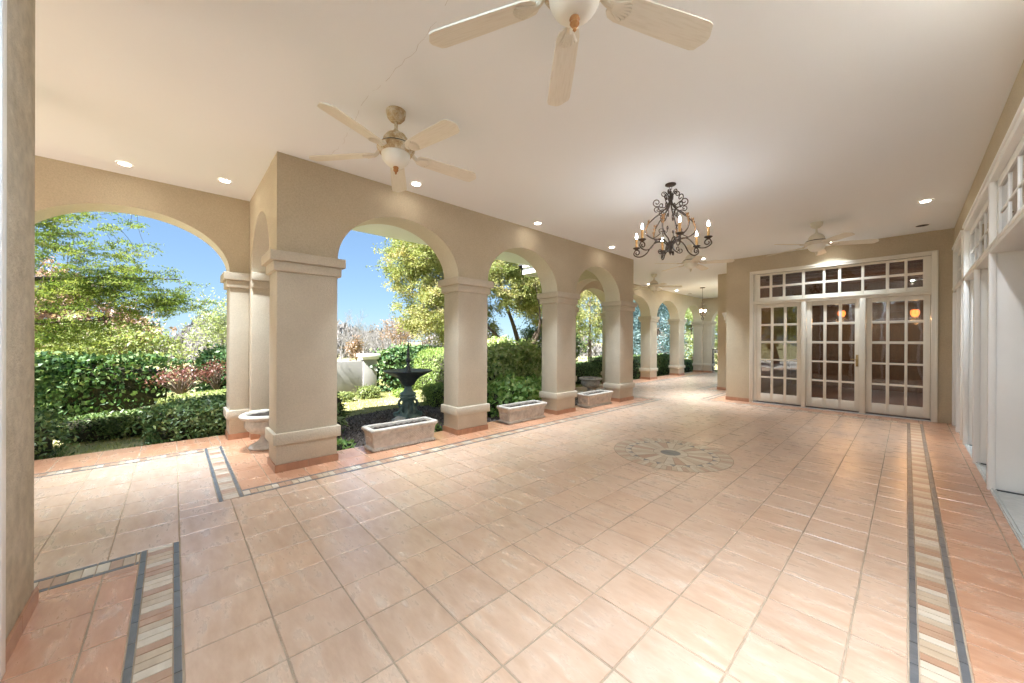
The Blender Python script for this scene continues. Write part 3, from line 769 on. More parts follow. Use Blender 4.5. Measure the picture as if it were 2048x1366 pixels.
for y in (6.10,): t.box(XW + .03, XW + .35, y - .012, y + .014, .013, .022)
t.box(XW + .03, XW + .1, 10.35, 10.374, .018, .03); t.box(XW + .03, XW + .1, 9.62, 9.638, .018, .03)
sbuild(t, 'door_seal', 'dark_rubber')
def sash_y(y0, y1, z0, z1, ncol, nrow, x, st, rail, bot, bar=.024):
    cols = []; w_ = (y1 - y0 - 2 * st - (ncol - 1) * bar) / ncol
    for i in range(ncol): cols.append((y0 + st + i * (w_ + bar), y0 + st + i * (w_ + bar) + w_))
    h_ = (z1 - z0 - rail - bot - (nrow - 1) * bar) / nrow
    rows = [(z0 + bot + j * (h_ + bar), z0 + bot + j * (h_ + bar) + h_) for j in range(nrow)]
    m = sash(cols, rows, y0, y1, z0, z1, 0, .045)
    m.v = [(x + b_, a_, c_) for a_, b_, c_ in m.v]
    return m
random.seed(5)
def wing(y0, y1, z0, z1, nc, nr, x, st, rail, bot, name):
    m = sash_y(y0, y1, z0, z1, nc, nr, x, st, rail, bot)
    o = sbuild(m, name, 'white_trim', smooth=35)
    g = MB(); g.box(x + .02, x + .024, y0 + st * .5, y1 - st * .5, z0 + bot * .5, z1 - rail * .5); sbuild(g, 'glass', 'glass', o)
# transoms
wing(6.168, 8.495, 2.48, 3.14, 5, 2, XW + .028, .085, .085, .07, 'transom_window')
wing(3.808, 6.095, 2.48, 3.14, 5, 2, XW + .028, .085, .085, .07, 'transom_window')
wing(1.448, 3.735, 2.48, 3.14, 5, 2, XW + .028, .085, .085, .07, 'transom_window')
wing(8.965, 10.37, 2.48, 3.14, 3, 2, XW + .028, .085, .085, .07, 'transom_window')
# door leaves (narrow cottage doors)
for a, b in ((7.37, 8.49), (6.17, 7.29)): wing(a, b, .02, 2.41, 3, 5, XW + .115, .10, .10, .22, 'french_door')
for a, b in ((9.71, 10.365), (8.97, 9.63)): wing(a, b, .03, 2.41, 2, 5, XW + .075, .10, .10, .22, 'french_door')
for a, b in ((4.96, 6.08), (3.82, 4.94), (2.6, 3.72), (1.46, 2.58)): wing(a, b, .02, 2.41, 3, 5, XW + .30, .10, .10, .22, 'french_door')
# curtained, dark rooms behind
q = MB(); q.box(XW + 1.0, XW + 1.1, -.6, YD, -.2, 3.6, 0); q.box(XW + .25, XW + 1.0, 8.7, 8.76, 0, 3.6, 0); q.box(XW + .25, XW + 1.1, -.6, YD, 3.3, 3.4, 0)
for i in range(26):
    y = -.4 + i * .42
    q.tube([(XW + .55 + random.uniform(-.05, .05), y, .05), (XW + .55, y, 3.2)], random.uniform(.05, .09), 8, 1)
sbuild(q, 'curtain', ['wood_dark', 'curtain'])
o = MB(); o.box(XW - .006, XW - .0005, 10.47, 10.54, .70, .82); o.bbox(XW - .02, XW - .005, 10.49, 10.52, .73, .79, .003)
oo = o.build('wall_outlet', 'cover', None); tag(oo, 'small grey outlet cover on the wall at the corner by the doors', 'outlet')

# ------------------------------------------------------------------ near wall behind the camera and its pier on the left
nw = empty('house_wall', (-3.05, -.58, 0), 'weathered tan stucco pier close to the lens at the left edge of the view', 'wall')
s = MB(); YN = -.575
s.bbox(-3.345, -2.745, YN - .3, YN, 0, ZC + .01, .01); s.box(-3.335, -3.1, -4.7, YN - .3, 0, ZC + .01); s.box(-2.745, XW + .3, YN - .28, YN - .02, 3.24, ZC + .01); s.box(.4, XW + .3, YN - .28, YN - .02, 0, 3.24)
o = s.build('wall', 'stucco_grey', nw, smooth=40); o.location = (3.05, .58, 0)
k = MB()
for a, b in ((-3.36, -3.05), (-3.05, -2.745)): k.box(a + .002, b - .002, YN + .001, YN + .014, 0, .088, 0, random.random())
for i in range(11): k.box(-3.359, -3.346, YN - .002 - .36 * (i + 1), YN - .004 - .36 * i, 0, .088, 0, random.random())
o = k.build('skirting', 'tile_skirt', nw, rnd=True); o.location = (3.05, .58, 0)
c = MB(); c.bbox(-2.745, -2.68, YN - .1, YN + .025, 0, 3.24, .006); c.bbox(-2.70, .40, YN - .1, YN + .02, 3.16, 3.24, .006); c.bbox(.32, .40, YN - .1, YN + .02, 0, 3.16, .006)
for x in (-1.7, -.7): c.bbox(x - .05, x + .05, YN - .1, YN, .0, 3.16, .006)
c.box(-2.7, .32, YN - .1, YN - .02, 2.42, 2.5)
o = c.build('door_casing', 'white_trim', nw, smooth=35); o.location = (3.05, .58, 0)

c = MB(); c.box(-2.7, .32, YN - .16, YN - .145, .0, 3.2); o = c.build('curtain', 'curtain', nw); o.location = (3.05, .58, 0)
# ------------------------------------------------------------------ ceiling fans
def blade_mesh():
    # blade along +x, root at .19, tip at .82 ; scalloped end
    out = [(.195, -.034), (.215, -.056), (.26, -.067), (.60, -.078), (.765, -.080), (.79, -.072), (.803, -.05), (.822, -.02), (.826, .0), (.822, .02), (.803, .05), (.79, .072), (.765, .080), (.60, .078), (.26, .067), (.215, .056), (.195, .034)]
    m = MB(); n = len(out); h = .0045
    vs = [(x, y, h) for x, y in out] + [(x, y, -h) for x, y in out]
    fs = [tuple(range(n)), tuple(range(2 * n - 1, n - 1, -1))] + [(i, i + n, (i + 1) % n + n, (i + 1) % n) for i in range(n)]
    m.add(vs, fs); return m
def iron_mesh():
    # bracket arm with a ribbed shell under the blade
    m = MB()
    m.tube(catmull([(.11, 0, .045), (.15, 0, .035), (.185, 0, .004), (.215, 0, -.006)], 4), [.018] * 13, 8)
    n = 7
    for i in range(n):
        t = (i - (n - 1) / 2) / ((n - 1) / 2)
        L = .115 * (1 - .22 * t * t)
        m.tube([(.205, t * .012, -.007), (.205 + L * .5, t * .030, -.010), (.205 + L * .9, t * .047, -.009), (.205 + L, t * .05, -.006)], [.006, .0085, .0085, .004], 6)
    return m
def fan(loc, off, label, rust='fan_rust', white='fan_white', drop=0.0):
    e = empty('ceiling_fan', loc, label, 'ceiling fan', 'five-bladed cream ceiling fans', R_(off))
    z = lambda v: v - ZC
    m = MB(); m.lathe([(.0, z(ZC - .001)), (.088, z(ZC - .001)), (.088, z(3.60)), (.080, z(3.565)), (.055, z(3.535)), (.030, z(3.525)), (.0, z(3.525))], 32); m.build('ceiling_canopy', rust, e, smooth=35)
    m = MB(); m.lathe([(.0, z(3.53)), (.0155, z(3.53)), (.0155, z(3.455)), (.026, z(3.445)), (.03, z(3.425)), (.0, z(3.42))], 20); m.build('downrod', rust, e, smooth=35)
    m = MB(); m.lathe([(.0, z(3.432)), (.04, z(3.428)), (.085, z(3.402)), (.112, z(3.365)), (.122, z(3.32)), (.12, z(3.300)), (.0, z(3.300))], 36); m.build('motor_housing', rust, e, smooth=35)
    m = MB(); m.lathe([(.0, z(3.302)), (.15, z(3.302)), (.16, z(3.285)), (.0, z(3.284))], 36); m.build('motor_band', 'black', e, smooth=35)
    m = MB(); m.lathe([(.0, z(3.287)), (.163, z(3.287)), (.170, z(3.275)), (.166, z(3.262)), (.150, z(3.246)), (.142, z(3.225)), (.0, z(3.225))], 40); m.build('fitter_ring', rust, e, smooth=35)
    m = MB(); pr = []
    for i in range(13):
        t = i / 12 * PI / 2; pr.append((.128 * math.cos(t) ** .8 if i < 12 else .0, z(3.226) - .118 * math.sin(t)))
    m.lathe([(.0, z(3.227))] + pr, 60, mod=lambda i, a: 1 + .012 * math.cos(a * 30)); gb = m.build('glass_bowl', 'bowl', e, smooth=60)
    m = MB(); m.lathe([(.0, z(3.116)), (.022, z(3.112)), (.026, z(3.10)), (.02, z(3.088)), (.024, z(3.078)), (.016, z(3.066)), (.008, z(3.056)), (.010, z(3.048)), (.0, z(3.036))], 20); m.build('finial', 'copper' if rust == 'fan_rust' else white, gb, smooth=40)
    b0 = blade_mesh(); i0 = iron_mesh()
    for k in range(5):
        mt = Matrix.Rotation(2 * PI * k / 5, 4, 'Z') @ Matrix.Translation((0, 0, z(3.235))) @ Matrix.Rotation(R_(2.2), 4, 'Y') @ Matrix.Rotation(R_(-12), 4, 'X')
        if k == 0:
            bl = b0.build('fan_blade', 'blade', e, smooth=35); bi = i0.build('blade_iron', white, bl, smooth=40)
            bl0, bi0 = bl, bi
        else:
            bl = bl0.copy(); COL.objects.link(bl); bl.parent = e
            bi = bi0.copy(); COL.objects.link(bi); bi.parent = bl
        bl.matrix_local = mt
    return e
F1 = fan((-3.23, 1.51, ZC), 8, 'ceiling fan with rust-stained motor hanging nearest the tall corner pillar')
fan((-1.13, 1.46, ZC), 64, 'closest ceiling fan, cut off by the top edge of the photo, with orange finial')
fan((-1.10, 8.38, ZC), 20, 'cream ceiling fan hanging right in front of the french doors', rust='fan_white')
fan((-3.25, 8.38, ZC), 16, 'cream ceiling fan partly hidden behind the iron chandelier', rust='fan_white')
fan((-5.42, 11.1, ZC), 30, 'farthest ceiling fan, in the far wing before the narrow arches', rust='fan_white')
fan((-5.10, -1.75, ZC), 92, 'ceiling fan of which only one blade tip shows behind the left pier', rust='fan_white')

# ------------------------------------------------------------------ recessed lights
LIGHTS = [(-6.45, -.44, 'recessed light over the crown of the nearest left arch', 1), (-6.20, .496, 'recessed light just left of the tall corner pillar top', 1), (-4.53, 2.41, 'recessed light over the first arch behind the near fan', 1), (-4.53, 4.81, 'recessed light over the middle arch of the long arcade', 1),
          (-4.53, 7.25, 'recessed light over the last arch of the long arcade', 1), (.18, 8.26, 'recessed light beside the side wall near the dark ceiling speaker', 1), (-1.15, 10.2, 'recessed light close above the french doors behind the fan', 1), (.18, 1.5, 'recessed light above the camera by the side wall', 1),
          (-3.92, 11.09, 'recessed light beyond the chandelier near the house corner', 1), (-3.55, 9.9, 'recessed light at the house corner beside the fan blade tip', 1), (-6.5, 12.9, 'recessed light over the first far narrow arch', 1), (-6.5, 15.3, 'recessed light over the second far narrow arch', 1)]
DL_POWER = 3.2
proto = None
def downlight(x, y, lab, on):
    global proto
    if proto is None:
        e = empty('recessed_light', (x, y, ZC), lab, 'recessed light', 'recessed lights in the porch ceiling')
        m = MB(); m.lathe([(.056, -.001), (.056, -.007), (.076, -.006), (.079, -.001)], 32); m.f = m.f[:-2]; m.m = m.m[:-2]; m.r = m.r[:-2]
        m.build('trim_ring', 'white_trim', e, smooth=40)
        m = MB(); m.lathe([(.0, -.0035), (.057, -.0035), (.057, -.0015), (.0, -.0015)], 32); m.build('lamp_lens', 'downlight', e)
        li = bpy.data.lights.new('downlight_bulb', 'AREA'); li.shape = 'DISK'; li.size = .11; li.spread = R_(62); li.energy = DL_POWER; li.color = (.8, .91, 1.0)
        lo = bpy.data.objects.new('downlight_bulb', li); COL.objects.link(lo); lo.parent = e; lo.location = (0, 0, -.012)
        proto = e
    else:
        copy_tree(proto, (x, y, ZC), label=lab)
for a in LIGHTS: downlight(*a)
# unseen fill lamps added to brighten the porch, built from the same fitting
flood = proto.copy(); COL.objects.link(flood); flood.location = (-1.25, -.12, ZC); flood['label'] = 'added unseen fill light above the camera'
for ch in proto.children:
    c_ = ch.copy(); COL.objects.link(c_); c_.parent = flood
    if ch.type == 'LIGHT':
        c_.data = ch.data.copy(); c_.data.spread = R_(180); c_.data.energy = 3.7; c_.data.color = (.60, .81, 1.0)
for x, y in ((-.6, .1), (.15, 2.85)): copy_tree(flood, (x, y, ZC))
for x, y in ((-4.28, 14.6), (-4.28, 17.2)): copy_tree(flood, (x, y, ZC), label='added fill light hidden behind the house corner in the far wing')
def own_bulb(e, power, spread):
    for ch in e.children:
        if ch.type == 'LIGHT': ch.data = ch.data.copy(); ch.data.energy = power; ch.data.spread = R_(spread)
for o in list(COL.objects):
    if o.name.startswith('recessed_light'):
        if abs(o.location.x + 1.15) < .01 and o.location.y > 9: own_bulb(o, 2.0, 110)
        if abs(o.location.y - 8.26) < .01: own_bulb(o, 1.2, 62)
        if o.location.y > 14 and o.location.x > -5: own_bulb(o, 8, 180)
        if abs(o.location.y - 2.85) < .01: own_bulb(o, 9, 180); [setattr(ch.data, 'color', (.93, .96, 1.0)) for ch in o.children if ch.type == 'LIGHT']
def ceiling_speaker(x, y, lab):
    e = empty('ceiling_speaker', (x, y, ZC), lab, 'ceiling speaker', 'round dark ceiling speakers')
    m = MB(); m.lathe([(.085, -.001), (.085, -.008), (.103, -.006), (.106, -.001)], 36); m.f = m.f[:-2]; m.m = m.m[:-2]; m.r = m.r[:-2]; m.build('trim_ring', 'white_trim', e, smooth=40)
    m = MB(); m.lathe([(.0, -.004), (.086, -.004), (.086, -.0012), (.0, -.0012)], 36); m.build('speaker_grille', 'speaker_grey', e)
ceiling_speaker(.18, 9.93, 'round dark ceiling speaker in the corner above the french doors')
ceiling_speaker(-6.5, 16.7, 'small dark ceiling speaker far off above the narrow arches')

# ------------------------------------------------------------------ chandelier
def spiral(cx, cz, r0, r1, a0, turns, n=16):
    return [(cx + (r0 + (r1 - r0) * i / n) * math.cos(a0 + 2 * PI * turns * i / n), cz + (r0 + (r1 - r0) * i / n) * math.sin(a0 + 2 * PI * turns * i / n)) for i in range(n + 1)]
def chandelier(loc, label):
    e = empty('chandelier', loc, label, 'chandelier', None, R_(37.2))
    z = lambda v: v - ZC
    m = MB(); m.lathe([(.0, -.001), (.068, -.001), (.070, -.012), (.055, -.022), (.02, -.03), (.0, -.032)], 28); m.build('ceiling_canopy', 'iron', e, smooth=40)
    m = MB()
    def link(zc_, ang, rr=.017, h=.026):
        m.tube([(rr * math.cos(t) * math.cos(ang), rr * math.cos(t) * math.sin(ang), zc_ + h * math.sin(t)) for t in [2 * PI * i / 14 for i in range(15)]], .0035, 6)
    link(z(3.575), 0); link(z(3.54), PI / 2); 
    m.build('chain', 'iron', e, smooth=60)
    m = MB(); m.tube([(0, 0, z(3.525)), (0, 0, z(3.37))], .016, 10); m.lathe([(.0, z(3.45)), (.032, z(3.45)), (.036, z(3.43)), (.032, z(3.41)), (.0, z(3.41))], 16)
    m.lathe([(.0, z(2.86)), (.024, z(2.855)), (.032, z(2.82)), (.03, z(2.77)), (.018, z(2.735)), (.026, z(2.715)), (.012, z(2.69)), (.0, z(2.66))], 18); m.build('hub', 'iron', e, smooth=40)
    rib_pts = [(.012, 3.44), (.022, 3.37), (.06, 3.30), (.13, 3.235), (.21, 3.175), (.285, 3.10), (.32, 3.03), (.305, 2.96), (.235, 2.905), (.15, 2.885), (.08, 2.87), (.028, 2.82)]
    def scroll(m, pts2, rad, ang):
        P = [(r * math.cos(ang), r * math.sin(ang), z(zz)) for r, zz in pts2]
        m.tube(catmull(P, 3), rad * 1.12, 7)
    ribs = None
    for k in range(6):
        ang = 2 * PI * k / 6
        if k == 0:
            # one rib with its curls
            m = MB()
            scroll(m, rib_pts, .0078, 0)
            scroll(m, [(.045, 3.335), (.09, 3.31), (.15, 3.33)] + spiral(.175, 3.385, .055, .012, -PI / 2 - .2, 1.25)[1:], .0058, 0)
            scroll(m, [(.06, 3.30), (.11, 3.265), (.15, 3.268)] + spiral(.175, 3.295, .042, .010, -PI * .75, 1.2)[2:], .0055, 0)
            scroll(m, [(.02, 3.40), (.03, 3.47), (.06, 3.515)] + spiral(.085, 3.49, .035, .009, PI * .6, -1.15)[1:], .0055, 0)
            scroll(m, [(.10, 3.26), (.075, 3.22), (.085, 3.175)] + spiral(.11, 3.185, .028, .008, PI, 1.1)[1:], .005, 0)
            scroll(m, [(.22, 2.905), (.17, 2.93), (.13, 2.965)] + spiral(.115, 3.005, .034, .009, -PI * .4, 1.15)[1:], .0055, 0)
            scroll(m, [(.03, 2.82), (.05, 2.75), (.09, 2.70)] + spiral(.125, 2.725, .036, .009, -PI * .75, 1.1)[1:], .0058, 0)
            ribs = m.build('scroll_frame', 'iron', e, smooth=60)
            m = MB()
            for t in (0, 1, 2):
                for s_ in (-1, 1):
                    zz = 3.10 - t * .045; r = .285 + t * .012
                    m.add([(r, 0, z(zz)), (r + .006, s_ * .022, z(zz + .03)), (r + .004, s_ * .026, z(zz + .055)), (r - .008, s_ * .004, z(zz + .05))], [(0, 1, 2, 3)])
            m.tube([(.30, 0, z(2.96)), (.318, 0, z(3.03)), (.285, 0, z(3.11)), (.262, 0, z(3.16))], [.005, .013, .011, .003], 7)
            leaf = m.build('gilt_leaf', 'iron_leaf', ribs, smooth=50)
            # arm
            m = MB()
            scroll(m, [(.03, 2.80), (.10, 2.862), (.19, 2.868), (.255, 2.82), (.31, 2.745), (.375, 2.705), (.445, 2.705), (.50, 2.745)] + spiral(.455, 2.762, .05, .011, .05, 1.15)[2:], .0072, PI / 6)
            arm = m.build('arm', 'iron', e, smooth=60)
            ca, sa = math.cos(PI / 6), math.sin(PI / 6)
            cc = (.462 * ca, .462 * sa, 0)
            m = MB(); m.lathe([(.0, z(2.805)), (.018, z(2.808)), (.046, z(2.828)), (.050, z(2.833)), (.044, z(2.838)), (.0, z(2.836))], 22, cc); m.build('drip_pan', 'iron', arm, smooth=40)
            m = MB(); m.lathe([(.0, z(2.836)), (.0165, z(2.836)), (.0158, z(2.958)), (.013, z(2.966)), (.0, z(2.966))], 18, cc); cd = m.build('candle', 'wax', arm, smooth=40)
            m = MB(); m.lathe([(.0, z(2.966)), (.008, z(2.967)), (.0135, z(2.985)), (.013, z(3.0)), (.008, z(3.02)), (.003, z(3.035)), (.0, z(3.042))], 14, cc); m.build('bulb', 'flame', arm, smooth=60)
        else:
            for src in (ribs, arm):
                c_ = copy_tree(src, parent=e); c_.rotation_euler = (0, 0, ang)
    return e
CH = chandelier((-2.175, 4.915, ZC), 'black wrought iron chandelier of scrolls with six lit candles over the round floor mosaic')

# lantern far away
e = empty('pendant_lantern', (-5.45, 15.2, ZC), 'small dark hanging lantern far off before the end arch', 'lantern')
z = lambda v: v - ZC
m = MB(); m.lathe([(0, -.001), (.10, -.001), (.09, -.02), (.0, -.03)], 20); m.tube([(0, 0, -.02), (0, 0, z(3.02))], .008, 8); m.build('ceiling_canopy', 'iron', e, smooth=40)
m = MB()
m.lathe([(0, z(3.03)), (.03, z(3.02)), (.045, z(2.98)), (.02, z(2.95)), (.0, z(2.95))], 16); m.tube([(0, 0, z(2.95)), (0, 0, z(2.5))], .012, 8)
for k in range(3):
    a = 2 * PI * k / 3 + .4
    m.tube(catmull([(0, 0, z(2.56)), (.07 * math.cos(a), .07 * math.sin(a), z(2.52)), (.12 * math.cos(a), .12 * math.sin(a), z(2.60)), (.10 * math.cos(a), .10 * math.sin(a), z(2.66))], 4), .012, 6)
    m.tube(catmull([(0, 0, z(2.50)), (.05 * math.cos(a), .05 * math.sin(a), z(2.42)), (.02 * math.cos(a), .02 * math.sin(a), z(2.36))], 4), .011, 6)
m.build('scroll_frame', 'iron', e, smooth=50)
m = MB()
for k in range(3):
    a = 2 * PI * k / 3 + .4; m.lathe([(0, z(2.66)), (.03, z(2.68)), (.034, z(2.73)), (.015, z(2.76)), (0, z(2.76))], 12, (.10 * math.cos(a), .10 * math.sin(a), 0))
m.build('bulb', 'lantern_glow', e, smooth=50)

# ------------------------------------------------------------------ stone planters and urns
def rect_loft(levels):
    """levels: (half length y, half depth x, z, corner) -> closed loft"""
    m = MB(); vs = []; n = 8
    for ly, lx, zz, cr in levels:
        pts = [(lx - cr, -ly), (lx, -ly + cr), (lx, ly - cr), (lx - cr, ly), (-lx + cr, ly), (-lx, ly - cr), (-lx, -ly + cr), (-lx + cr, -ly)]
        vs += [(a, b, zz) for a, b in pts]
    fs = []
    for i in range(len(levels) - 1):
        for j in range(n): fs.append((i * n + j, i * n + (j + 1) % n, (i + 1) * n + (j + 1) % n, (i + 1) * n + j))
    fs.append(tuple(range(n - 1, -1, -1))); fs.append(tuple((len(levels) - 1) * n + j for j in range(n)))
    m.add(vs, fs); return m
def planter(loc, label):
    e = empty('stone_planter', loc, label, 'planter', 'rectangular cast stone planters between the pillars')
    H = .305
    lv = [(.470, .155, 0, .012), (.478, .163, .012, .014), (.478, .163, .030, .014), (.462, .149, .042, .012), (.455, .141, .052, .012), (.458, .143, .07, .012), (.475, .158, .225, .014), (.484, .167, .238, .016), (.505, .186, .262, .022), (.510, .191, .280, .024), (.505, .187, .296, .024), (.490, .172, .305, .02),
          (.455, .138, .304, .015), (.448, .131, .295, .012), (.445, .128, .255, .012)]
    b = rect_loft(lv).build('trough', 'concrete', e, smooth=32)
    m = MB()
    # woven lattice on the long and short faces
    def face(P, L, z0, z1, sp=.034, w_=.0075):
        Hh = z1 - z0
        for sg in (1, -1):
            c0 = -L - Hh
            while c0 < L + Hh:
                # line u = c0 + sg*(v)
                pts = []
                for v in (0, Hh): pts.append((c0 + sg * (v - Hh / 2), v))
                (u0, v0), (u1, v1) = pts
                # clip to |u|<L
                def cl_(u0, v0, u1, v1):
                    for lim, s_ in ((L, 1), (-L, -1)):
                        if s_ * u0 > s_ * lim and s_ * u1 > s_ * lim: return None
                        if s_ * u0 > s_ * lim: t = (lim - u0) / (u1 - u0); u0, v0 = lim, v0 + (v1 - v0) * t
                        elif s_ * u1 > s_ * lim: t = (lim - u0) / (u1 - u0); u1, v1 = lim, v0 + (v1 - v0) * t
                    return u0, v0, u1, v1
                r = cl_(u0, v0, u1, v1)
                if r and abs(r[0] - r[2]) > .004: m.tube([P(r[0], z0 + r[1]), P(r[2], z0 + r[3])], w_, 5)
                c0 += sp
        for zz in (z0 - .006, z1 + .004): m.tube([P(-L, zz), P(L, zz)], .007, 6)
        for uu in (-L - .006, L + .006): m.tube([P(uu, z0 - .006), P(uu, z1 + .004)], .007, 6)
    sx = lambda zz: .143 + (.158 - .143) * (zz - .07) / .155
    sy = lambda zz: .458 + (.475 - .458) * (zz - .07) / .155
    for s_ in (1, -1):
        face(lambda u, zz: (s_ * (sx(zz) - .001), u, zz), .40, .095, .205)
        # oval shell on the ends
        for k in range(7):
            t = (k - 3) / 3
            m.tube([(t * .03, s_ * (sy(.10) + .0), .10), (t * .075, s_ * (sy(.16) + .004), .165), (t * .07, s_ * (sy(.2) + .001), .195 - abs(t) * .02)], [.006, .010, .005], 6)
        for k in range(34): # egg and dart round the foot
            y = -.455 + k * .91 / 33; m.tube([(s_ * .162, y, .008), (s_ * .165, y, .021), (s_ * .158, y, .034)], [.006, .012, .005], 6)
        for k in range(9): x = -.13 + k * .26 / 8; m.tube([(x, s_ * .477, .008), (x, s_ * .480, .021), (x, s_ * .472, .034)], [.006, .012, .005], 6)
    m.build('woven_relief', 'concrete', b, smooth=60)
    q = MB(); n = 26
    for i in range(n):
        for j in range(8):
            pass
    nx, ny = 10, 34; vs = []
    for j in range(ny + 1):
        for i in range(nx + 1): vs.append((-.127 + .254 * i / nx, -.444 + .888 * j / ny, .262 + random.uniform(-.008, .012)))
    fs = [(j * (nx + 1) + i, j * (nx + 1) + i + 1, (j + 1) * (nx + 1) + i + 1, (j + 1) * (nx + 1) + i) for j in range(ny) for i in range(nx)]
    q.add(vs, fs); q.build('soil', 'soil', e)
    return e
p0 = planter((-4.975, 2.425, 0), 'rectangular stone planter in the first arch, in front of the bronze fountain')
copy_tree(p0, (-4.975, 4.885, 0), PI, 'rectangular stone planter in the middle arch, before the big leafy shrub')
copy_tree(p0, (-4.985, 7.29, 0), 0, 'rectangular stone planter in the last arch, with a fluted urn behind it')
def urn(loc, label):
    e = empty('stone_urn', loc, label, 'urn', 'fluted cast stone urns under the return arches')
    foot = MB(); foot.lathe([(0, 0), (.205, 0), (.215, .012), (.212, .03), (.195, .045), (.150, .065), (.105, .105), (.082, .15), (.078, .175), (.095, .188), (.10, .2), (.0, .2)], 48, mod=lambda i, a: 1 + (.012 * math.cos(a * 26) if 2 <= i <= 4 else 0)); foot.build('foot', 'concrete', e, smooth=40)
    pr = [(.0, .195), (.09, .197), (.16, .212), (.225, .25), (.258, .30), (.262, .345), (.25, .385), (.245, .395), (.262, .402), (.30, .415), (.322, .435), (.326, .452), (.315, .470), (.295, .480), (.262, .478), (.25, .468), (.24, .44), (.0, .438)]
    def md(i, a):
        w_ = {2: .5, 3: 1, 4: 1, 5: .9, 6: .35}.get(i, 0)
        if i in (9, 10, 11, 12): return 1 + .006 * math.cos(a * 36)
        return 1 + w_ * .045 * (abs(math.cos(a * 8)) ** .6 - .6)
    b = MB(); b.lathe(pr, 144, mod=md); b.build('bowl', 'concrete', e, smooth=38)
    s_ = MB(); vs = [(0, 0, .448)]; n = 28
    for rr in (.08, .16, .245):
        for j in range(n): vs.append((rr * math.cos(2 * PI * j / n), rr * math.sin(2 * PI * j / n), .445 + random.uniform(-.006, .012)))
    fs = [(0, 1 + j, 1 + (j + 1) % n) for j in range(n)] + [(1 + k * n + j, 1 + k * n + (j + 1) % n, 1 + (k + 1) * n + (j + 1) % n, 1 + (k + 1) * n + j) for k in range(2) for j in range(n)]
    s_.add(vs, fs); s_.build('soil', 'soil', e)
    return e
u0 = urn((-6.10, .97, 0), 'big fluted stone urn beside the tall corner pillar')
copy_tree(u0, (-6.05, 8.62, 0), .2, 'big fluted stone urn in shade behind the last planter')
# low stone bowl next to the far urn
e = empty('stone_bowl', (-6.62, 9.55, 0), 'shallow pale stone bowl on the floor behind the last pillar', 'bowl')
m = MB(); m.lathe([(0, 0), (.12, 0), (.13, .02), (.10, .05), (.20, .09), (.30, .13), (.31, .15), (.29, .155), (.0, .12)], 40); m.build('bowl', 'concrete', e, smooth=40)

# ------------------------------------------------------------------ fountain
GZ = -.15
e = empty('fountain', (-7.2, 3.66, GZ), 'tiered bronze garden fountain with a spire, standing in the mulch bed', 'fountain')
m = MB(); m.lathe([(0, 0), (.27, 0), (.28, .02), (.265, .05), (.235, .07), (.22, .075), (.0, .075)], 8); m.lathe([(.0, .07), (.19, .07), (.165, .12), (.135, .2), (.115, .29), (.12, .36), (.145, .40), (.16, .43), (.0, .43)], 16)
ped = m.build('pedestal', 'verdigris', e, smooth=30)
m = MB()
for k in range(4):
    a = PI / 4 + k * PI / 2 + .3
    pts = [(.115, .40), (.175, .37), (.185, .30), (.15, .24), (.16, .17), (.215, .12)] + spiral(.235, .085, .045, .012, PI * .55, -1.1)[2:]
    m.tube(catmull([(r * math.cos(a), r * math.sin(a), zz) for r, zz in pts], 3), .028, 8)
    m.tube(catmull([(.14 * math.cos(a + .78), .14 * math.sin(a + .78), .36), (.155 * math.cos(a + .78), .155 * math.sin(a + .78), .25), (.17 * math.cos(a + .78), .17 * math.sin(a + .78), .13)], 3), [.02] * 3 + [.035] * 3 + [.02], 8)
m.build('scroll_foot', 'verdigris', ped, smooth=50)
m = MB(); m.lathe([(.0, .43), (.165, .43), (.175, .445), (.17, .465), (.15, .475), (.145, .49), (.165, .50), (.17, .52), (.155, .545), (.115, .56), (.085, .60), (.07, .65), (.075, .68), (.0, .68)], 32); m.build('stem', 'verdigris', e, smooth=35)
m = MB()
m.lathe([(.0, .68), (.08, .68), (.11, .70), (.15, .76), (.20, .83), (.28, .89), (.38, .94), (.46, .975), (.492, 1.0), (.497, 1.012), (.485, 1.017), (.44, 1.0), (.34, .965), (.2, .945), (.0, .94)], 96, mod=lambda i, a: 1 + (.02 * math.cos(a * 12) if 3 <= i <= 12 else 0))
m.build('basin', 'bronze_dark', e, smooth=40)
m = MB(); m.lathe([(.0, .94), (.07, .94), (.075, .97), (.06, 1.0), (.062, 1.05), (.05, 1.09), (.032, 1.12), (.03, 1.18), (.05, 1.21), (.055, 1.235), (.035, 1.26), (.028, 1.30), (.036, 1.33), (.03, 1.38), (.018, 1.52), (.014, 1.56), (.019, 1.575), (.008, 1.60), (.003, 1.69), (.0, 1.70)], 20); m.build('spire', 'bronze_dark', e, smooth=40)
rk = MB()
bm = bmesh.new(); bmesh.ops.create_icosphere(bm, subdivisions=3, radius=1)
for v in bm.verts:
    n_ = noise.noise(v.co * 2.1); v.co *= 1 + .35 * n_; v.co = Vector((v.co.x * .10, v.co.y * .13, v.co.z * .07))
bm.verts.ensure_lookup_table(); rk.add([v.co[:] for v in bm.verts], [tuple(q.index for q in f.verts) for f in bm.faces]); bm.free()
o = rk.build('rock', 'rock', smooth=60, origin=None); o.location = (-6.93, 3.33, GZ + .05); tag(o, 'pale bluish rock lying at the foot of the fountain', 'rock')

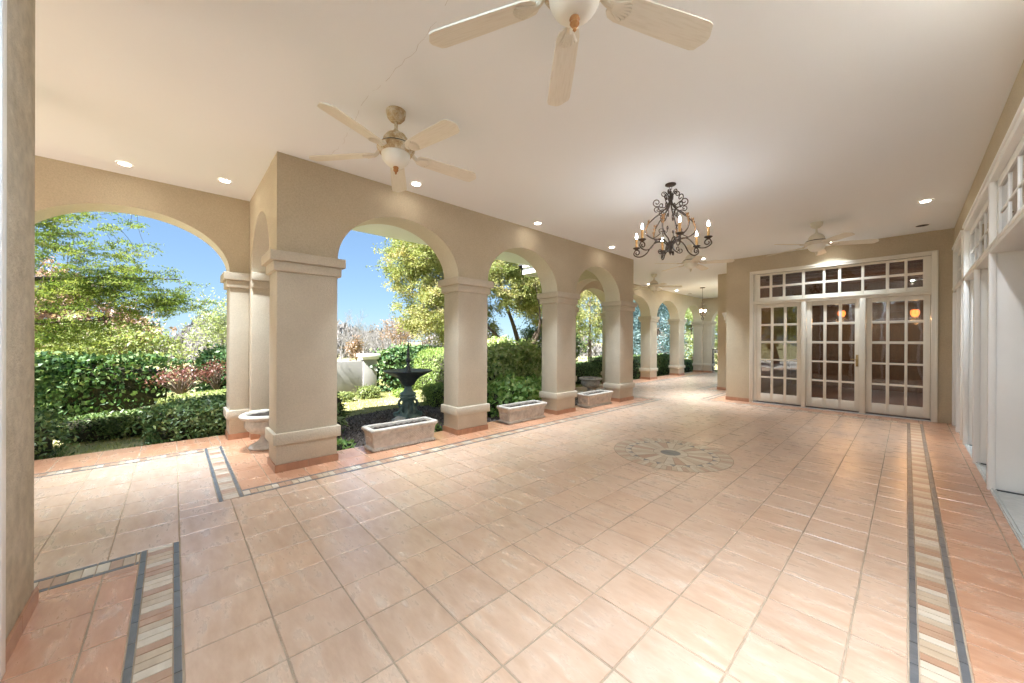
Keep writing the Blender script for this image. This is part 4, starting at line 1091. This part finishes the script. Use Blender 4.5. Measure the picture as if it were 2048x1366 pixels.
# ------------------------------------------------------------------ ground
g = MB()
n = 60
def gz(x, y):
    d = max(0, -x - 13)
    return GZ - .045 * min(d, 40) + .15 * noise.noise(Vector((x * .05, y * .05, 0))) * min(1, d / 6)
xs = sorted(set([-600, -300, -150, -90] + [-60 + i * 2.5 for i in range(28)] + [20, 60, 200, 600])); ys = sorted(set([-600, -300, -150, -90] + [-50 + i * 3.5 for i in range(36)] + [90, 150, 300, 600]))
vs = [(x, y, gz(x, y)) for y in ys for x in xs]; W_ = len(xs)
g.add(vs, [(j * W_ + i, j * W_ + i + 1, (j + 1) * W_ + i + 1, (j + 1) * W_ + i) for j in range(len(ys) - 1) for i in range(W_ - 1)])
# cut nothing under the slab: the slab sits above
tr = MB(); tr.box(-9, 6, -22, -4.9, GZ - .02, GZ + .05)  # added unseen slab, bounces sunlight up into the porch
to = tr.build('reflector', 'reflector'); tag(to, 'added unseen pale terrace behind the viewpoint', 'reflector', kind='structure')
o = g.build('ground', 'ground', smooth=80); tag(o, 'sunlit dry lawn and garden ground beyond the porch', 'ground', kind='structure')
mu = MB()
def bed(cx, cy, rx, ry, n=48, ph=0.0):
    ring = []
    for j in range(n):
        a = 2 * PI * j / n; k = 1 + .07 * math.sin(3 * a + ph) + .04 * math.sin(7 * a)
        ring.append((cx + rx * k * math.cos(a), cy + ry * k * math.sin(a)))
    return ring
ring = [(-5.24, 1.3), (-5.24, 8.3), (-6.4, 8.3), (-7.0, 7.2), (-7.6, 6.0), (-8.0, 5.0), (-8.25, 4.2), (-8.2, 3.5), (-8.0, 2.8), (-7.75, 2.2), (-7.4, 1.5), (-7.2, 1.3)]
mu.add([(x, y, GZ + .03) for x, y in ring], [tuple(range(len(ring)))])
mo = mu.build('mulch_bed', 'mulch'); tag(mo, 'dark bark mulch bed around the fountain', 'mulch bed', kind='structure')
# loose chips on it
def inside(px_, py_, poly):
    c = np.zeros(len(px_), bool); n = len(poly); j = n - 1
    for i in range(n):
        xi, yi = poly[i]; xj, yj = poly[j]
        c ^= ((yi > py_) != (yj > py_)) & (px_ < (xj - xi) * (py_ - yi) / (yj - yi + 1e-12) + xi); j = i
    return c

def fast_mesh(name, verts, quads, mat, rnd, parent=None, loc=(0, 0, 0), tri=False, nrm=None):
    k = 3 if tri else 4
    me = bpy.data.meshes.new(name)
    me.vertices.add(len(verts)); me.vertices.foreach_set('co', np.ascontiguousarray(verts, np.float32).ravel())
    nq = len(quads)
    me.loops.add(nq * k); me.loops.foreach_set('vertex_index', np.ascontiguousarray(quads, np.int32).ravel())
    me.polygons.add(nq); me.polygons.foreach_set('loop_start', np.arange(0, nq * k, k, dtype=np.int32)); me.polygons.foreach_set('loop_total', np.full(nq, k, np.int32))
    a = me.attributes.new('rnd', 'FLOAT', 'FACE'); a.data.foreach_set('value', np.ascontiguousarray(rnd, np.float32))
    me.materials.append(M[mat]); me.update(calc_edges=True)
    o = bpy.data.objects.new(name, me); COL.objects.link(o); o.location = loc
    if parent is not None: o.parent = parent
    return o
def leaves(cent, length, width, nrm=None, spread=1.0, droop=0.0, axis=None):
    """diamond leaves, slightly folded (two tris as one quad with a raised spine)"""
    n = len(cent)
    d = rng.normal(size=(n, 3)) if axis is None else axis + rng.normal(size=(n, 3)) * spread
    d[:, 2] -= droop
    d /= np.linalg.norm(d, axis=1, keepdims=True) + 1e-9
    if nrm is None: up = rng.normal(size=(n, 3)) + np.array([0, 0, .9])
    else: up = nrm + rng.normal(size=(n, 3)) * .55
    s = np.cross(d, up); s /= np.linalg.norm(s, axis=1, keepdims=True) + 1e-9
    L = length * rng.uniform(.45, 1.4, (n, 1)); W = width * rng.uniform(.7, 1.2, (n, 1))
    upn = np.cross(s, d)
    a = cent - d * L * .5; b = cent + s * W * .5 + upn * W * .12; c = cent + d * L * .5; e_ = cent - s * W * .5 + upn * W * .12
    v = np.stack([a, b, c, e_], 1).reshape(-1, 3)
    q = np.arange(n * 4).reshape(n, 4)
    return v, q
n = 15000
px_ = rng.uniform(-8.4, -5.26, n); py_ = rng.uniform(1.3, 8.3, n); ok = inside(px_, py_, ring); px_, py_ = px_[ok], py_[ok]
cent = np.stack([px_, py_, GZ + .035 + rng.uniform(0, .025, len(px_))], 1)
v, q = leaves(cent, .055, .02, nrm=np.tile([0, 0, 1.0], (len(cent), 1)))
M['chip'] = mat_leaf('bark_chip', [(.05, .04, .035), (.10, .08, .07), (.17, .14, .125), (.30, .26, .24)], 0, .03)
fast_mesh('bark_chips', v, q, 'chip', rng.random(len(q)) ** 1.5, mo)
n = 60000
px_ = rng.uniform(-15, -7.35, n); py_ = rng.uniform(-4, 12, n); ok = ~inside(px_, py_, ring); px_, py_ = px_[ok], py_[ok]
cent = np.stack([px_, py_, np.full(len(px_), GZ + .02)], 1)
v, q = leaves(cent, .075, .010, axis=np.tile([0, 0, .8], (len(cent), 1)), spread=.45)
gr = fast_mesh('grass', v, q, 'grass_blade', rng.random(len(q))); tag(gr, 'short dry yellow-green lawn grass', 'grass', kind='stuff')

# ------------------------------------------------------------------ garden walls
gw = empty('garden_wall', (-11.4, 3.5, GZ), 'low white rendered garden wall ending in a capped pier behind the fountain', 'garden wall')
m = MB(); m.bbox(-.09, .09, -2.4, .75, 0, 1.02, .01); m.build('wall', 'white_wall', gw, smooth=40)
m = MB(); m.bbox(-.14, .16, .75, 1.16, 0, 1.06, .01); m.build('pier', 'white_wall', gw, smooth=40)
m = MB(); m.bbox(-.18, .20, .70, 1.21, 1.06, 1.13, .008); m.bbox(-.21, .24, .665, 1.245, 1.13, 1.23, .01); m.build('pier_cap', 'white_trim', gw, smooth=40)

def scatter_shell(N, fn): return fn(N)
def hedge(name, label, cat, box, mat, N, size, core='leaf_dark', group=None, seed=0, bump_=.12, top_z=None, dens_top=.35, parent=None, p=4.5):
    """clipped or rambling hedge: leaves through an outer skin over a twiggy body; box = x0,x1,y0,y1,z0,z1"""
    x0, x1, y0, y1, z0, z1 = box
    r = np.random.default_rng(seed + 11)
    e = empty(name, ((x0 + x1) / 2, (y0 + y1) / 2, z0), label, cat, group)
    cx, cy = (x0 + x1) / 2, (y0 + y1) / 2
    hx, hy, H = (x1 - x0) / 2, (y1 - y0) / 2, z1 - z0
    # superellipsoid shell with noise
    d = r.normal(size=(N, 3)); d /= np.linalg.norm(d, axis=1, keepdims=True)
    d[:, 2] = np.abs(d[:, 2]) * np.where(r.random(N) < .75, 1, -.6)
    den = (np.abs(d[:, 0]) ** p / hx ** p + np.abs(d[:, 1]) ** p / hy ** p + np.abs(d[:, 2]) ** p / (H * .55) ** p) ** (-1 / p)
    P = d * den[:, None]
    nz = np.array([noise.noise(Vector((a * 2.2 + seed, b * 2.2, c * 2.2))) + .5 * noise.noise(Vector((a * 6 + seed, b * 6, c * 6))) for a, b, c in P])
    depth = r.random(N) ** 2 * .16
    sprig = np.where(r.random(N) < .10, r.random(N) * bump_ * 1.3, 0)
    P *= (1 + bump_ * nz - depth + sprig)[:, None]
    P[:, 2] += H * .46
    ok = P[:, 2] > -.02; P = P[ok]; nn = P - np.array([0, 0, H * .4]); nn /= np.linalg.norm(nn, axis=1, keepdims=True)
    v, q = leaves(P, size[0], size[1], nrm=nn)
    rv = np.clip(r.beta(2, 2.2, len(q)) + .25 * nz[ok], 0, 1)
    fast_mesh('foliage', v, q, mat, rv, e)
    # body
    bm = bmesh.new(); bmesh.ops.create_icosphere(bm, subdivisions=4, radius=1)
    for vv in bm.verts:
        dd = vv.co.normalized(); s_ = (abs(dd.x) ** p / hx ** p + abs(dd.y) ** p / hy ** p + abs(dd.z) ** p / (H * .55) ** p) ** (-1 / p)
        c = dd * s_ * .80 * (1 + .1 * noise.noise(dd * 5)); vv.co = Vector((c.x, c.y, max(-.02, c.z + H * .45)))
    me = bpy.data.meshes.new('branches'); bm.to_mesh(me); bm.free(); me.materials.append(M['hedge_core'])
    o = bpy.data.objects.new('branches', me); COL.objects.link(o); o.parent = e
    return e
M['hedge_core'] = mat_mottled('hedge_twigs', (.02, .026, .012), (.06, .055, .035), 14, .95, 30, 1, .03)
GY = GZ
hedge('ivy_wall', 'garden wall wholly overgrown with dark ivy beyond the nearest left arch', 'ivy', (-12.1, -11.3, -6, .55, GY, 1.12), 'leaf_ivy', 60000, (.10, .085), seed=1, bump_=.10)
hedge('hedge', 'rounded evergreen hedge end rising beyond the red azalea', 'hedge', (-13.2, -11.6, .5, 3.0, GY, 1.28), 'leaf_ivy', 12000, (.10, .08), seed=2)
hedge('hedge', 'dark glossy laurel clump close to the floor edge beside the left pier', 'hedge', (-8.25, -7.42, -2.8, -1.05, GY, .50), 'leaf_laurel', 7000, (.085, .035), seed=3, bump_=.2, group='glossy laurels along the nearest left arch')
hedge('hedge', 'dark glossy laurel clump close to the floor edge beside the arch pilaster', 'hedge', (-8.45, -7.40, -.32, 1.25, GY, .48), 'leaf_laurel', 8000, (.085, .035), seed=4, bump_=.2, group='glossy laurels along the nearest left arch')
hedge('hedge', 'low flat hedge strip joining the two laurel clumps', 'hedge', (-9.15, -8.75, -1.5, 0.1, GY, .26), 'leaf_laurel', 3500, (.06, .028), seed=5, bump_=.12)
hedge('hedge', 'pale yellow-green clipped low hedge in full sun', 'hedge', (-10.4, -9.4, -.25, 2.2, GY, .40), 'leaf_lime', 9000, (.05, .028), seed=6, bump_=.05)
hedge('hedge', 'green rounded shrub right of the red azalea', 'shrub', (-11.2, -10.3, 1.0, 2.2, GY, .95), 'leaf_box', 7000, (.06, .03), seed=7)
hedge('hedge', 'ivy covered hedge directly behind the fountain basin', 'hedge', (-11.9, -11.0, 4.75, 7.6, GY, 1.22), 'leaf_ivy', 15000, (.11, .09), seed=8, bump_=.14)
hedge('shrub', 'smooth clipped boxwood dome right of the fountain', 'shrub', (-9.35, -7.75, 4.75, 6.5, GY, 1.28), 'leaf_box', 16000, (.045, .024), seed=9, bump_=.04)
hedge('shrub', 'small boxwood mound at the foot of the boxwood dome', 'shrub', (-8.35, -7.55, 4.55, 5.3, GY, .42), 'leaf_box', 5000, (.045, .024), seed=10, bump_=.06)
hedge('shrub', 'large pale-leaved hydrangea shrub behind the middle planter', 'shrub', (-9.5, -6.9, 5.2, 8.9, GY, 1.42), 'leaf_hydra_pale', 26000, (.105, .07), seed=11, bump_=.16, p=2.2)
hedge('shrub', 'deep green leafy shrub low behind the middle planter', 'shrub', (-6.6, -5.45, 4.75, 6.6, GY, .60), 'leaf_hydra', 3800, (.13, .085), seed=12, bump_=.25, p=2.6)
hedge('hedge', 'clipped hedge seen beyond the far urn', 'hedge', (-9.6, -8.2, 10.6, 13.2, GY, .62), 'leaf_laurel', 9000, (.06, .03), seed=13, bump_=.06)
hy = [(13.2, .85), (15.0, .80), (16.6, .82), (18.3, .80), (20.2, .5)]
hedge_labels = ['dark shrub at the far right edge of the last big pillar', 'dark shrub left of the first narrow pillar', 'dark shrub between the first two narrow pillars', 'dark shrub between the second and third narrow pillars', 'low dark shrub outside the far corner']
for i, (y, h) in enumerate(hy):
    hedge('shrub', hedge_labels[i], 'shrub', (-9.2, -7.7, y - .85, y + .85, GY, h), 'leaf_laurel', 5000, (.075, .04), seed=20 + i, bump_=.12, group='dark shrubs along the far arcade')
small = [((-10.6, -10.2, 3.75, 4.35, GY, .18), 'leaf_lime', 'low yellow-green plant at the foot of the white wall pier'), ((-10.5, -10.1, 3.1, 3.6, GY, .08), 'leaf_lime', 'tiny grey-green plant before the white garden wall'), ((-10.3, -9.8, 4.7, 5.2, GY, .05), 'leaf_box', 'ground-hugging plant left of the boxwood dome')]
for i, (b, mt, lb) in enumerate(small): hedge('garden_plant', lb, 'plant', b, mt, 1400, (.09, .03), seed=40 + i, bump_=.3)
hedge('garden_plant', 'small green plant at the mulch edge beside the tall corner pillar', 'plant', (-5.75, -5.4, 1.62, 1.95, GY, .02), 'leaf_hydra', 260, (.11, .03), seed=50, bump_=.3)
hedge('garden_plant', 'low leafy plant at the back of the first planter', 'plant', (-5.75, -5.4, 2.95, 3.45, GY, .06), 'leaf_hydra', 420, (.09, .04), seed=51, bump_=.3)
hedge('shrub', 'narrow-leaved plant showing past the edge of the tall corner pillar', 'plant', (-6.75, -6.35, 1.75, 2.12, GY, .62), 'leaf_laurel', 420, (.16, .04), seed=52, bump_=.3)

# ------------------------------------------------------------------ trees
def crown_points(r, ells, shell=.55):
    C = []; 
    for (c, rad, n) in ells:
        d = r.normal(size=(n, 3)); d /= np.linalg.norm(d, axis=1, keepdims=True)
        rr = (shell + (1 - shell) * r.random(n)) ** 1
        p = np.array(c) + d * rr[:, None] * np.array(rad)
        C.append(p)
    return np.concatenate(C)
def tree(label, base, trunk, ells, mat, per, cl_r, leaf, seed, bark='bark', trad=.2, name='tree', group=None, flat=1.0, branch_r=.05, twig=.006, droop=0, shell=.35, tpts=None, zmin=None, up=.25):
    """trunk: list of main stems (each a list of points), ells: crown ellipsoids; a limb grows to every clump"""
    r = np.random.default_rng(seed)
    e = empty(name, base, label, 'tree', group)
    b = np.array(base)
    C = crown_points(r, ells, shell)
    if zmin is not None: C = C[C[:, 2] > zmin]
    m = MB(); nodes = []
    for st in trunk:
        pts = catmull(st, 5); k = len(pts)
        t0 = trad if st is trunk[0] else trad * .5
        rad = [max(.012, t0 * (1 - .93 * i / (k - 1))) for i in range(k)]
        m.tube([Vector(p) - Vector(base) for p in pts], rad, 9)
        nodes += [(np.array(p), rad[i]) for i, p in enumerate(pts) if i > 2 or k < 5]
    order = np.argsort([np.min([np.linalg.norm(c - n_[0]) for n_ in nodes]) for c in C])
    NP = [n_[0] for n_ in nodes]; NR = [n_[1] for n_ in nodes]
    for i in order:
        c = C[i]
        A_ = np.array(NP); dd = np.linalg.norm(A_ - c, axis=1) + .35 * np.maximum(0, A_[:, 2] - c[2])
        j = int(np.argmin(dd)); s = A_[j]; L = np.linalg.norm(c - s)
        if L < .05: continue
        r0 = min(NR[j] * .7, .012 + branch_r * min(1, L / 2.5)); 
        mid = (s + c) / 2 + r.normal(size=3) * L * .10 + np.array([0, 0, up * L * .3])
        P = [s * (1 - t) ** 2 + 2 * mid * t * (1 - t) + c * t * t for t in np.linspace(0, 1, 6)]
        rad = [max(twig, r0 * (1 - .8 * t)) for t in np.linspace(0, 1, 6)]
        m.tube([Vector(p - b) for p in P], rad, 5, caps=False)
        for p, q in zip(P[2:], rad[2:]): NP.append(p); NR.append(q)
    # leafy twigs fanning out of every clump
    K = 6; nC = len(C)
    td = r.normal(size=(nC, K, 3)); td /= np.linalg.norm(td, axis=2, keepdims=True); td[:, :, 2] *= flat
    td *= (cl_r * 2.1 * r.uniform(.45, 1.25, (nC, K)))[:, :, None]
    for i in range(nC):
        for k in range(0, K, 2):
            a_ = C[i] - b; q_ = a_ + td[i, k]
            m.tube([Vector(a_), Vector(q_)], [twig * .9, twig * .4], 3, caps=False)
    m.build('trunk', bark, e, smooth=60)
    # leaves set along the twigs
    ki = r.integers(0, K, (nC, per)); u_ = r.random((nC, per, 1)) ** .7
    cl = C[:, None, :] + np.take_along_axis(td, ki[:, :, None], 1) * u_ + r.normal(size=(nC, per, 3)) * np.array([cl_r, cl_r, cl_r * flat]) * .27
    cl = cl.reshape(-1, 3)
    rv0 = np.repeat(r.beta(1.6, 1.8, len(C)), per)
    v, q = leaves(cl - b, leaf[0], leaf[1], droop=droop)
    rv = np.clip(rv0 * .65 + .35 * r.random(len(q)), 0, 1)
    fast_mesh('crown', v, q, mat, rv, e)
    return e
# feathery tree in the nearest left arch
Lb = (-12.6, -5.0, GZ)
tree('feathery yellow-green tree spreading level branches beyond the nearest left arch', Lb,
     [[Lb, (-12.6, -4.9, 1.0), (-12.7, -4.7, 2.2), (-12.9, -4.4, 3.6), (-13, -4.2, 5.5)],
      [(-12.6, -4.85, 1.3), (-12.7, -3.9, 1.75), (-12.9, -2.6, 1.8), (-13.0, -1.2, 1.95)],
      [(-12.6, -4.7, 1.9), (-12.6, -3.6, 2.5), (-12.7, -2.4, 2.75), (-12.8, -1.1, 2.95), (-12.8, .1, 3.05)],
      [(-12.7, -4.5, 2.8), (-12.3, -3.4, 3.7), (-12.1, -2.2, 4.4), (-12.0, -1.0, 4.9)]],
     [((-12.9, -2.5, 4.2), (2.2, 2.6, 1.7), 300), ((-12.7, -1.4, 2.7), (1.7, 1.8, 1.15), 260), ((-12.9, -3.2, 1.9), (1.6, 1.9, .9), 130), ((-12.9, -.2, 2.4), (1.2, 1.1, .5), 60), ((-12.6, -2.4, 1.55), (1.5, 1.8, .5), 80)],
     'leaf_locust', 80, .17, (.075, .021), 101, trad=.19, name='tree', flat=.38, branch_r=.042, twig=.004, droop=.35, shell=.1, up=.5)
# big multi-stemmed tree behind the arcade
Tb = (-10.0, 9.9, GZ)
tree('big spreading multi-stemmed tree with yellowing leaves behind the long arcade', Tb,
     [[Tb, (-10.0, 9.85, .5), (-10.1, 9.8, 1.1), (-10.3, 9.6, 2.1), (-10.6, 9.2, 3.6), (-10.8, 8.9, 6.0)],
      [(-10.0, 9.85, .75), (-9.9, 10.2, 1.5), (-9.8, 10.8, 2.5), (-9.9, 11.6, 3.8)],
      [(-10.0, 9.85, .7), (-9.9, 9.2, 1.15), (-9.85, 8.3, 1.35), (-10.0, 7.3, 1.9), (-10.4, 6.4, 2.5)],
      [(-10.0, 9.8, .8), (-10.4, 9.0, 1.6), (-10.8, 8.2, 2.4), (-11.2, 7.2, 3.4)],
      [(-10.05, 9.9, .8), (-9.5, 10.1, 1.7), (-9.2, 9.9, 2.6), (-9.2, 9.6, 3.8)]],
     [((-10.7, 8.6, 4.7), (2.4, 2.9, 2.3), 400), ((-11.6, 7.2, 2.7), (1.5, 1.7, 1.1), 190), ((-12.2, 6.6, 4.4), (1.5, 1.3, 1.3), 140), ((-9.8, 10.8, 3.6), (1.7, 1.9, 1.5), 130), ((-10.9, 7.8, 6.4), (1.6, 1.7, 1.4), 80), ((-11.9, 8.4, 2.0), (1.2, 1.6, .8), 80)],
     'leaf_big', 170, .25, (.085, .04), 102, trad=.17, flat=.75, branch_r=.05, shell=.35, up=.25)
# dark tree behind
tree('dark evergreen tree behind the far return arch', (-11.9, 13.6, GZ), [[(-11.9, 13.6, GZ), (-11.9, 13.6, .8), (-11.9, 13.5, 1.8)]],
     [((-11.9, 13.5, 1.15), (1.5, 1.9, 1.25), 190)], 'leaf_dark', 85, .26, (.12, .06), 103, trad=.2, shell=.5)
tree('sunlit yellow-green tree filling the view through the far return arch', (-12.8, 14.4, GZ), [[(-12.8, 14.4, GZ), (-12.3, 13.9, 1.2), (-12.5, 13.8, 2.8), (-12.4, 13.9, 4.6)]],
     [((-12.3, 13.7, 3.9), (1.8, 2.2, 1.6), 200)], 'leaf_big', 85, .24, (.11, .05), 104, trad=.16, shell=.5)
# blue conifers and pale trees beyond the far arcade
def conifer(label, base, H, rad, mat, seed, group, n=260, per=95, lf=(.14, .05)):
    r = np.random.default_rng(seed)
    e = empty('conifer', base, label, 'tree', group)
    m = MB(); m.tube([(0, 0, 0), (0, 0, H * .95)], [.16, .02], 8); m.build('trunk', 'bark', e, smooth=60)
    t = r.random(n) ** .8; a = r.uniform(0, 2 * PI, n); R = rad * (1 - t) ** .75 * (1 + .18 * np.sin(a * 5 + t * 30)) * r.uniform(.55, 1.05, n)
    C = np.stack([R * np.cos(a), R * np.sin(a), t * H + .1 - R * .1], 1)
    cl = np.repeat(C, per, axis=0) + r.normal(size=(n * per, 3)) * np.array([.26, .26, .22])
    cl[:, 2] = np.maximum(cl[:, 2], .02)
    v, q = leaves(cl, lf[0], lf[1], droop=-.2)
    rv = np.clip(np.repeat(r.random(n), per) * .6 + .4 * r.random(len(q)), 0, 1)
    fast_mesh('crown', v, q, mat, rv, e); return e
conifer('blue-green conifer seen through the narrow arch beside the last big pillar', (-11.9, 21.0, GZ), 6.0, 1.7, 'leaf_blue', 201, 'blue-green conifers past the far arcade')
conifer('tall blue-green conifer framed by the middle narrow arch', (-11.2, 23.6, GZ), 6.6, 1.9, 'leaf_blue', 202, 'blue-green conifers past the far arcade')
tree('pale spring-green tree framed by the last narrow arch', (-10.6, 27.5, GZ), [[(-10.6, 27.5, GZ), (-10.6, 27.5, 2), (-10.5, 27.5, 4.5)]], [((-10.6, 27.3, 2.6), (1.9, 2.2, 2.6), 220)], 'leaf_pale', 85, .26, (.13, .07), 105, trad=.15, shell=.4)
tree('pale spring-green tree behind the lattice railing of the end arch', (-8.0, 30.0, GZ), [[(-8.0, 30.0, GZ), (-8, 30, 2), (-8, 30, 4.5)]], [((-8.3, 29.6, 2.4), (2.6, 1.9, 2.8), 240)], 'leaf_pale', 85, .26, (.13, .07), 106, trad=.15, shell=.4)
tree('dark tree glimpsed right of the last big pillar', (-13.4, 19.0, GZ), [[(-13.4, 19, GZ), (-13.4, 19, 2), (-13.4, 19, 5)]], [((-13.4, 18.8, 3.6), (1.6, 1.8, 2.6), 150)], 'leaf_big', 80, .26, (.12, .06), 107, trad=.15, shell=.4)
# pink maple behind the feathery tree
tree('pinkish autumn maple showing through the feathery tree', (-21, -4.6, GZ), [[(-21, -4.6, GZ - .4), (-21, -4.5, 1.5), (-21.2, -4.3, 3.2)]], [((-21, -4.2, 2.3), (2.3, 2.6, 2.0), 190), ((-20.8, -1.8, 1.7), (1.8, 1.5, 1.2), 60)], 'leaf_pink', 70, .30, (.16, .10), 108, trad=.16, shell=.3)
tree('yellow-green autumn tree low behind the ivy wall', (-18.5, -1.6, GZ - .2), [[(-18.5, -1.6, GZ - .3), (-18.5, -1.6, 1), (-18.5, -1.5, 2)]], [((-18.5, -1.8, 1.2), (2.0, 2.8, 1.0), 110)], 'leaf_lime', 70, .28, (.13, .07), 109, trad=.12, shell=.3)
tree('pale airy tree far off at the right edge of the nearest left arch', (-21.0, 1.6, gz(-21, 1.6)), [[(-21.0, 1.6, gz(-21, 1.6) - .2), (-21, 1.6, .8), (-20.9, 1.7, 2.6)]], [((-21.0, 1.6, 2.0), (1.2, 1.3, 1.5), 130)], 'leaf_pale', 26, .28, (.12, .06), 112, trad=.09, shell=.1, bark='bark_grey')
tree('broad green tree behind the viewpoint, seen only mirrored in the left french door', (-7.0, -13.0, GZ), [[(-7, -13, GZ), (-7, -13, 1.5), (-7, -13, 3.5)]], [((-7.0, -13, 3.2), (3.0, 2.2, 2.8), 200)], 'leaf_big', 70, .35, (.14, .08), 113, trad=.2, shell=.3)
# azalea with bare stems
def azalea(loc, label, mat, n, per, seed, rx=.55, ry=.75, h=.62):
    r = np.random.default_rng(seed)
    e = empty('azalea', loc, label, 'shrub')
    m = MB(); C = []
    for i in range(n):
        a = r.uniform(0, 2 * PI); rr = math.sqrt(r.random())
        tip = np.array([rx * rr * math.cos(a), ry * rr * math.sin(a), h * (1 - .45 * rr * rr) * r.uniform(.8, 1.05)])
        m.tube([(0 + .1 * tip[0], .1 * tip[1], 0), tuple(tip * np.array([.5, .5, .55])), tuple(tip)], [.012, .007, .003], 5, caps=False); C.append(tip)
    m.build('stems', 'bark', e, smooth=60)
    C = np.array(C); cl = np.repeat(C, per, axis=0) + r.normal(size=(n * per, 3)) * np.array([.09, .09, .05])
    v, q = leaves(cl, .06, .028)
    fast_mesh('foliage', v, q, mat, np.clip(np.repeat(r.random(n), per) * .6 + .4 * r.random(len(q)), 0, 1), e)
azalea((-10.85, .12, .30), 'dark red azalea with bare stems in front of the ivy wall', 'leaf_red', 85, 9, 301, .42, .46, .58)
azalea((-10.75, .72, .35), 'lighter rust-red azalea beside the dark red one', 'leaf_red', 40, 10, 302, .35, .3, .6)
# bare winter trees far away
def bare_tree(seed, H, loc):
    r = np.random.default_rng(seed); m = MB()
    def br(p, d, L, rad, lv):
        q = p + d * L; mid = (p + q) / 2 + r.normal(size=3) * L * .06
        m.tube([Vector(p), Vector(mid), Vector(q)], [rad, rad * .8, rad * .6], 4 if lv > 1 else 6, caps=False)
        if lv >= 5: return
        for k in range(3 if lv > 0 else 5):
            t = r.uniform(.45, 1) if lv else r.uniform(.35, 1)
            nd_ = d * .9 + r.normal(size=3) * .45 + np.array([0, 0, .25]); nd_ /= np.linalg.norm(nd_)
            br(p + (q - p) * t, nd_, L * r.uniform(.45, .72), rad * .55, lv + 1)
    br(np.zeros(3), np.array([0, 0, 1.0]), H * .42, H * .0115, 0)
    return m
protos = []
spots = [(-38, 13.2, 6.6), (-41, 15.6, 7.0), (-44, 17.6, 6.2), (-37, 14.4, 5.4), (-47, 16.2, 7.5), (-43, 19.2, 6.5), (-40, 11.8, 6.2), (-50, 21.5, 7.0), (-45, 14.4, 6.0), (-52, 19, 8), (-39, 17.4, 5), (-48, 23.6, 6.6),
         (-42, 2.4, 6.0), (-45, 3.8, 7.0), (-39, 1.2, 5.4), (-48, 1.4, 7.4), (-52, 4.4, 7.6), (-44, -.6, 6.0)]
bl = ['bare grey tree far off beyond the white garden wall', 'bare grey tree far off beyond the hedge, in the right of the nearest left arch']
for i, (x, y, H) in enumerate(spots):
    lab = bl[0] if i < 12 else bl[1]
    grp = 'bare trees beyond the garden wall' if i < 12 else 'bare trees beyond the hedge'
    zz = gz(x, y) - .1
    if i < 3:
        e = empty('bare_tree', (x, y, zz), lab, 'tree', grp)
        bare_tree(400 + i, 6.6, None).build('branches', 'bark_grey', e); protos.append(e); e.scale = (H / 6.6,) * 3
    else:
        c = copy_tree(protos[i % 3], (x, y, zz), i * 1.3, lab); c['group'] = grp; c.scale = (H / 6.6,) * 3
c = copy_tree(protos[0], (-10.35, 2.4, GZ), .7, 'added small bare tree, unseen, casting branch shadows on the white garden wall'); c['group'] = 'small bare garden trees'; c.scale = (.52,) * 3  # added behind the corner pillar to throw branch shadows on the wall
# rusty small trees and distant woods
tree('rust-brown small tree just above the white wall', (-24, 8.6, gz(-24, 8.6)), [[(-24, 8.6, gz(-24, 8.6) - .1), (-24, 8.6, .5), (-24, 8.6, 1.6)]], [((-24, 8.6, 1.0), (.45, .45, 1.0), 26)], 'rust_leaf', 50, .22, (.14, .07), 110, trad=.08, shell=.2)
tree('reddish bare-branched tree left of the big spreading tree', (-26, 12.6, gz(-26, 12.6)), [[(-26, 12.6, gz(-26, 12.6) - .1), (-26, 12.6, .8), (-26, 12.6, 2.6)]], [((-26, 12.9, 2.2), (1.6, 2.3, 1.5), 120)], 'rust_leaf', 30, .3, (.14, .07), 111, trad=.10, shell=.2)
r = np.random.default_rng(77)
n = 42000
ang = r.uniform(R_(95), R_(205), n); dist = r.uniform(75, 110, n)
hgt = 5.5 + 2.2 * np.sin(ang * 23) + 1.3 * np.sin(ang * 51 + 1)
zz = r.random(n) ** 1.3 * hgt - 3
P = np.stack([dist * np.cos(ang), dist * np.sin(ang), zz], 1)
v, q = leaves(P, 2.0, .35, axis=np.tile([0, 0, 1.0], (n, 1)), spread=.5)
o = fast_mesh('far_woods', v, q, 'twig', r.random(n)); tag(o, 'grey leafless woods far off on the horizon', 'woods', kind='stuff')

# ------------------------------------------------------------------ lattice railing in the end arch
e = empty('iron_railing', (-5.5, 19.32, 0), 'black iron lattice railing closing the far end arch', 'railing')
m = MB()
for zz in (.09, 1.10): m.box(-.95, .95, -.015, .015, zz, zz + .035)
for x in (-.94, -.30, .30, .94): m.box(x - .017, x + .017, -.017, .017, 0, 1.16)
m.build('frame', 'iron', e)
m = MB()
for i in range(-7, 8):
    for s_ in (1, -1):
        x0 = i * .21; pts = [(x0 - s_ * .26, .12), (x0 + s_ * .26, 1.10)]
        (a, za), (b, zb) = pts
        def cp(a, za, b, zb):
            for lim, sg in ((.93, 1), (-.93, -1)):
                if sg * a > sg * lim and sg * b > sg * lim: return None
                if sg * a > sg * lim: t = (lim - a) / (b - a); a, za = lim, za + (zb - za) * t
                elif sg * b > sg * lim: t = (lim - a) / (b - a); b, zb = lim, za + (zb - za) * t
            return a, za, b, zb
        rr = cp(a, za, b, zb)
        if rr: m.tube([(rr[0], 0, rr[1]), (rr[2], 0, rr[3])], .009, 6)
m.build('lattice', 'iron', e)
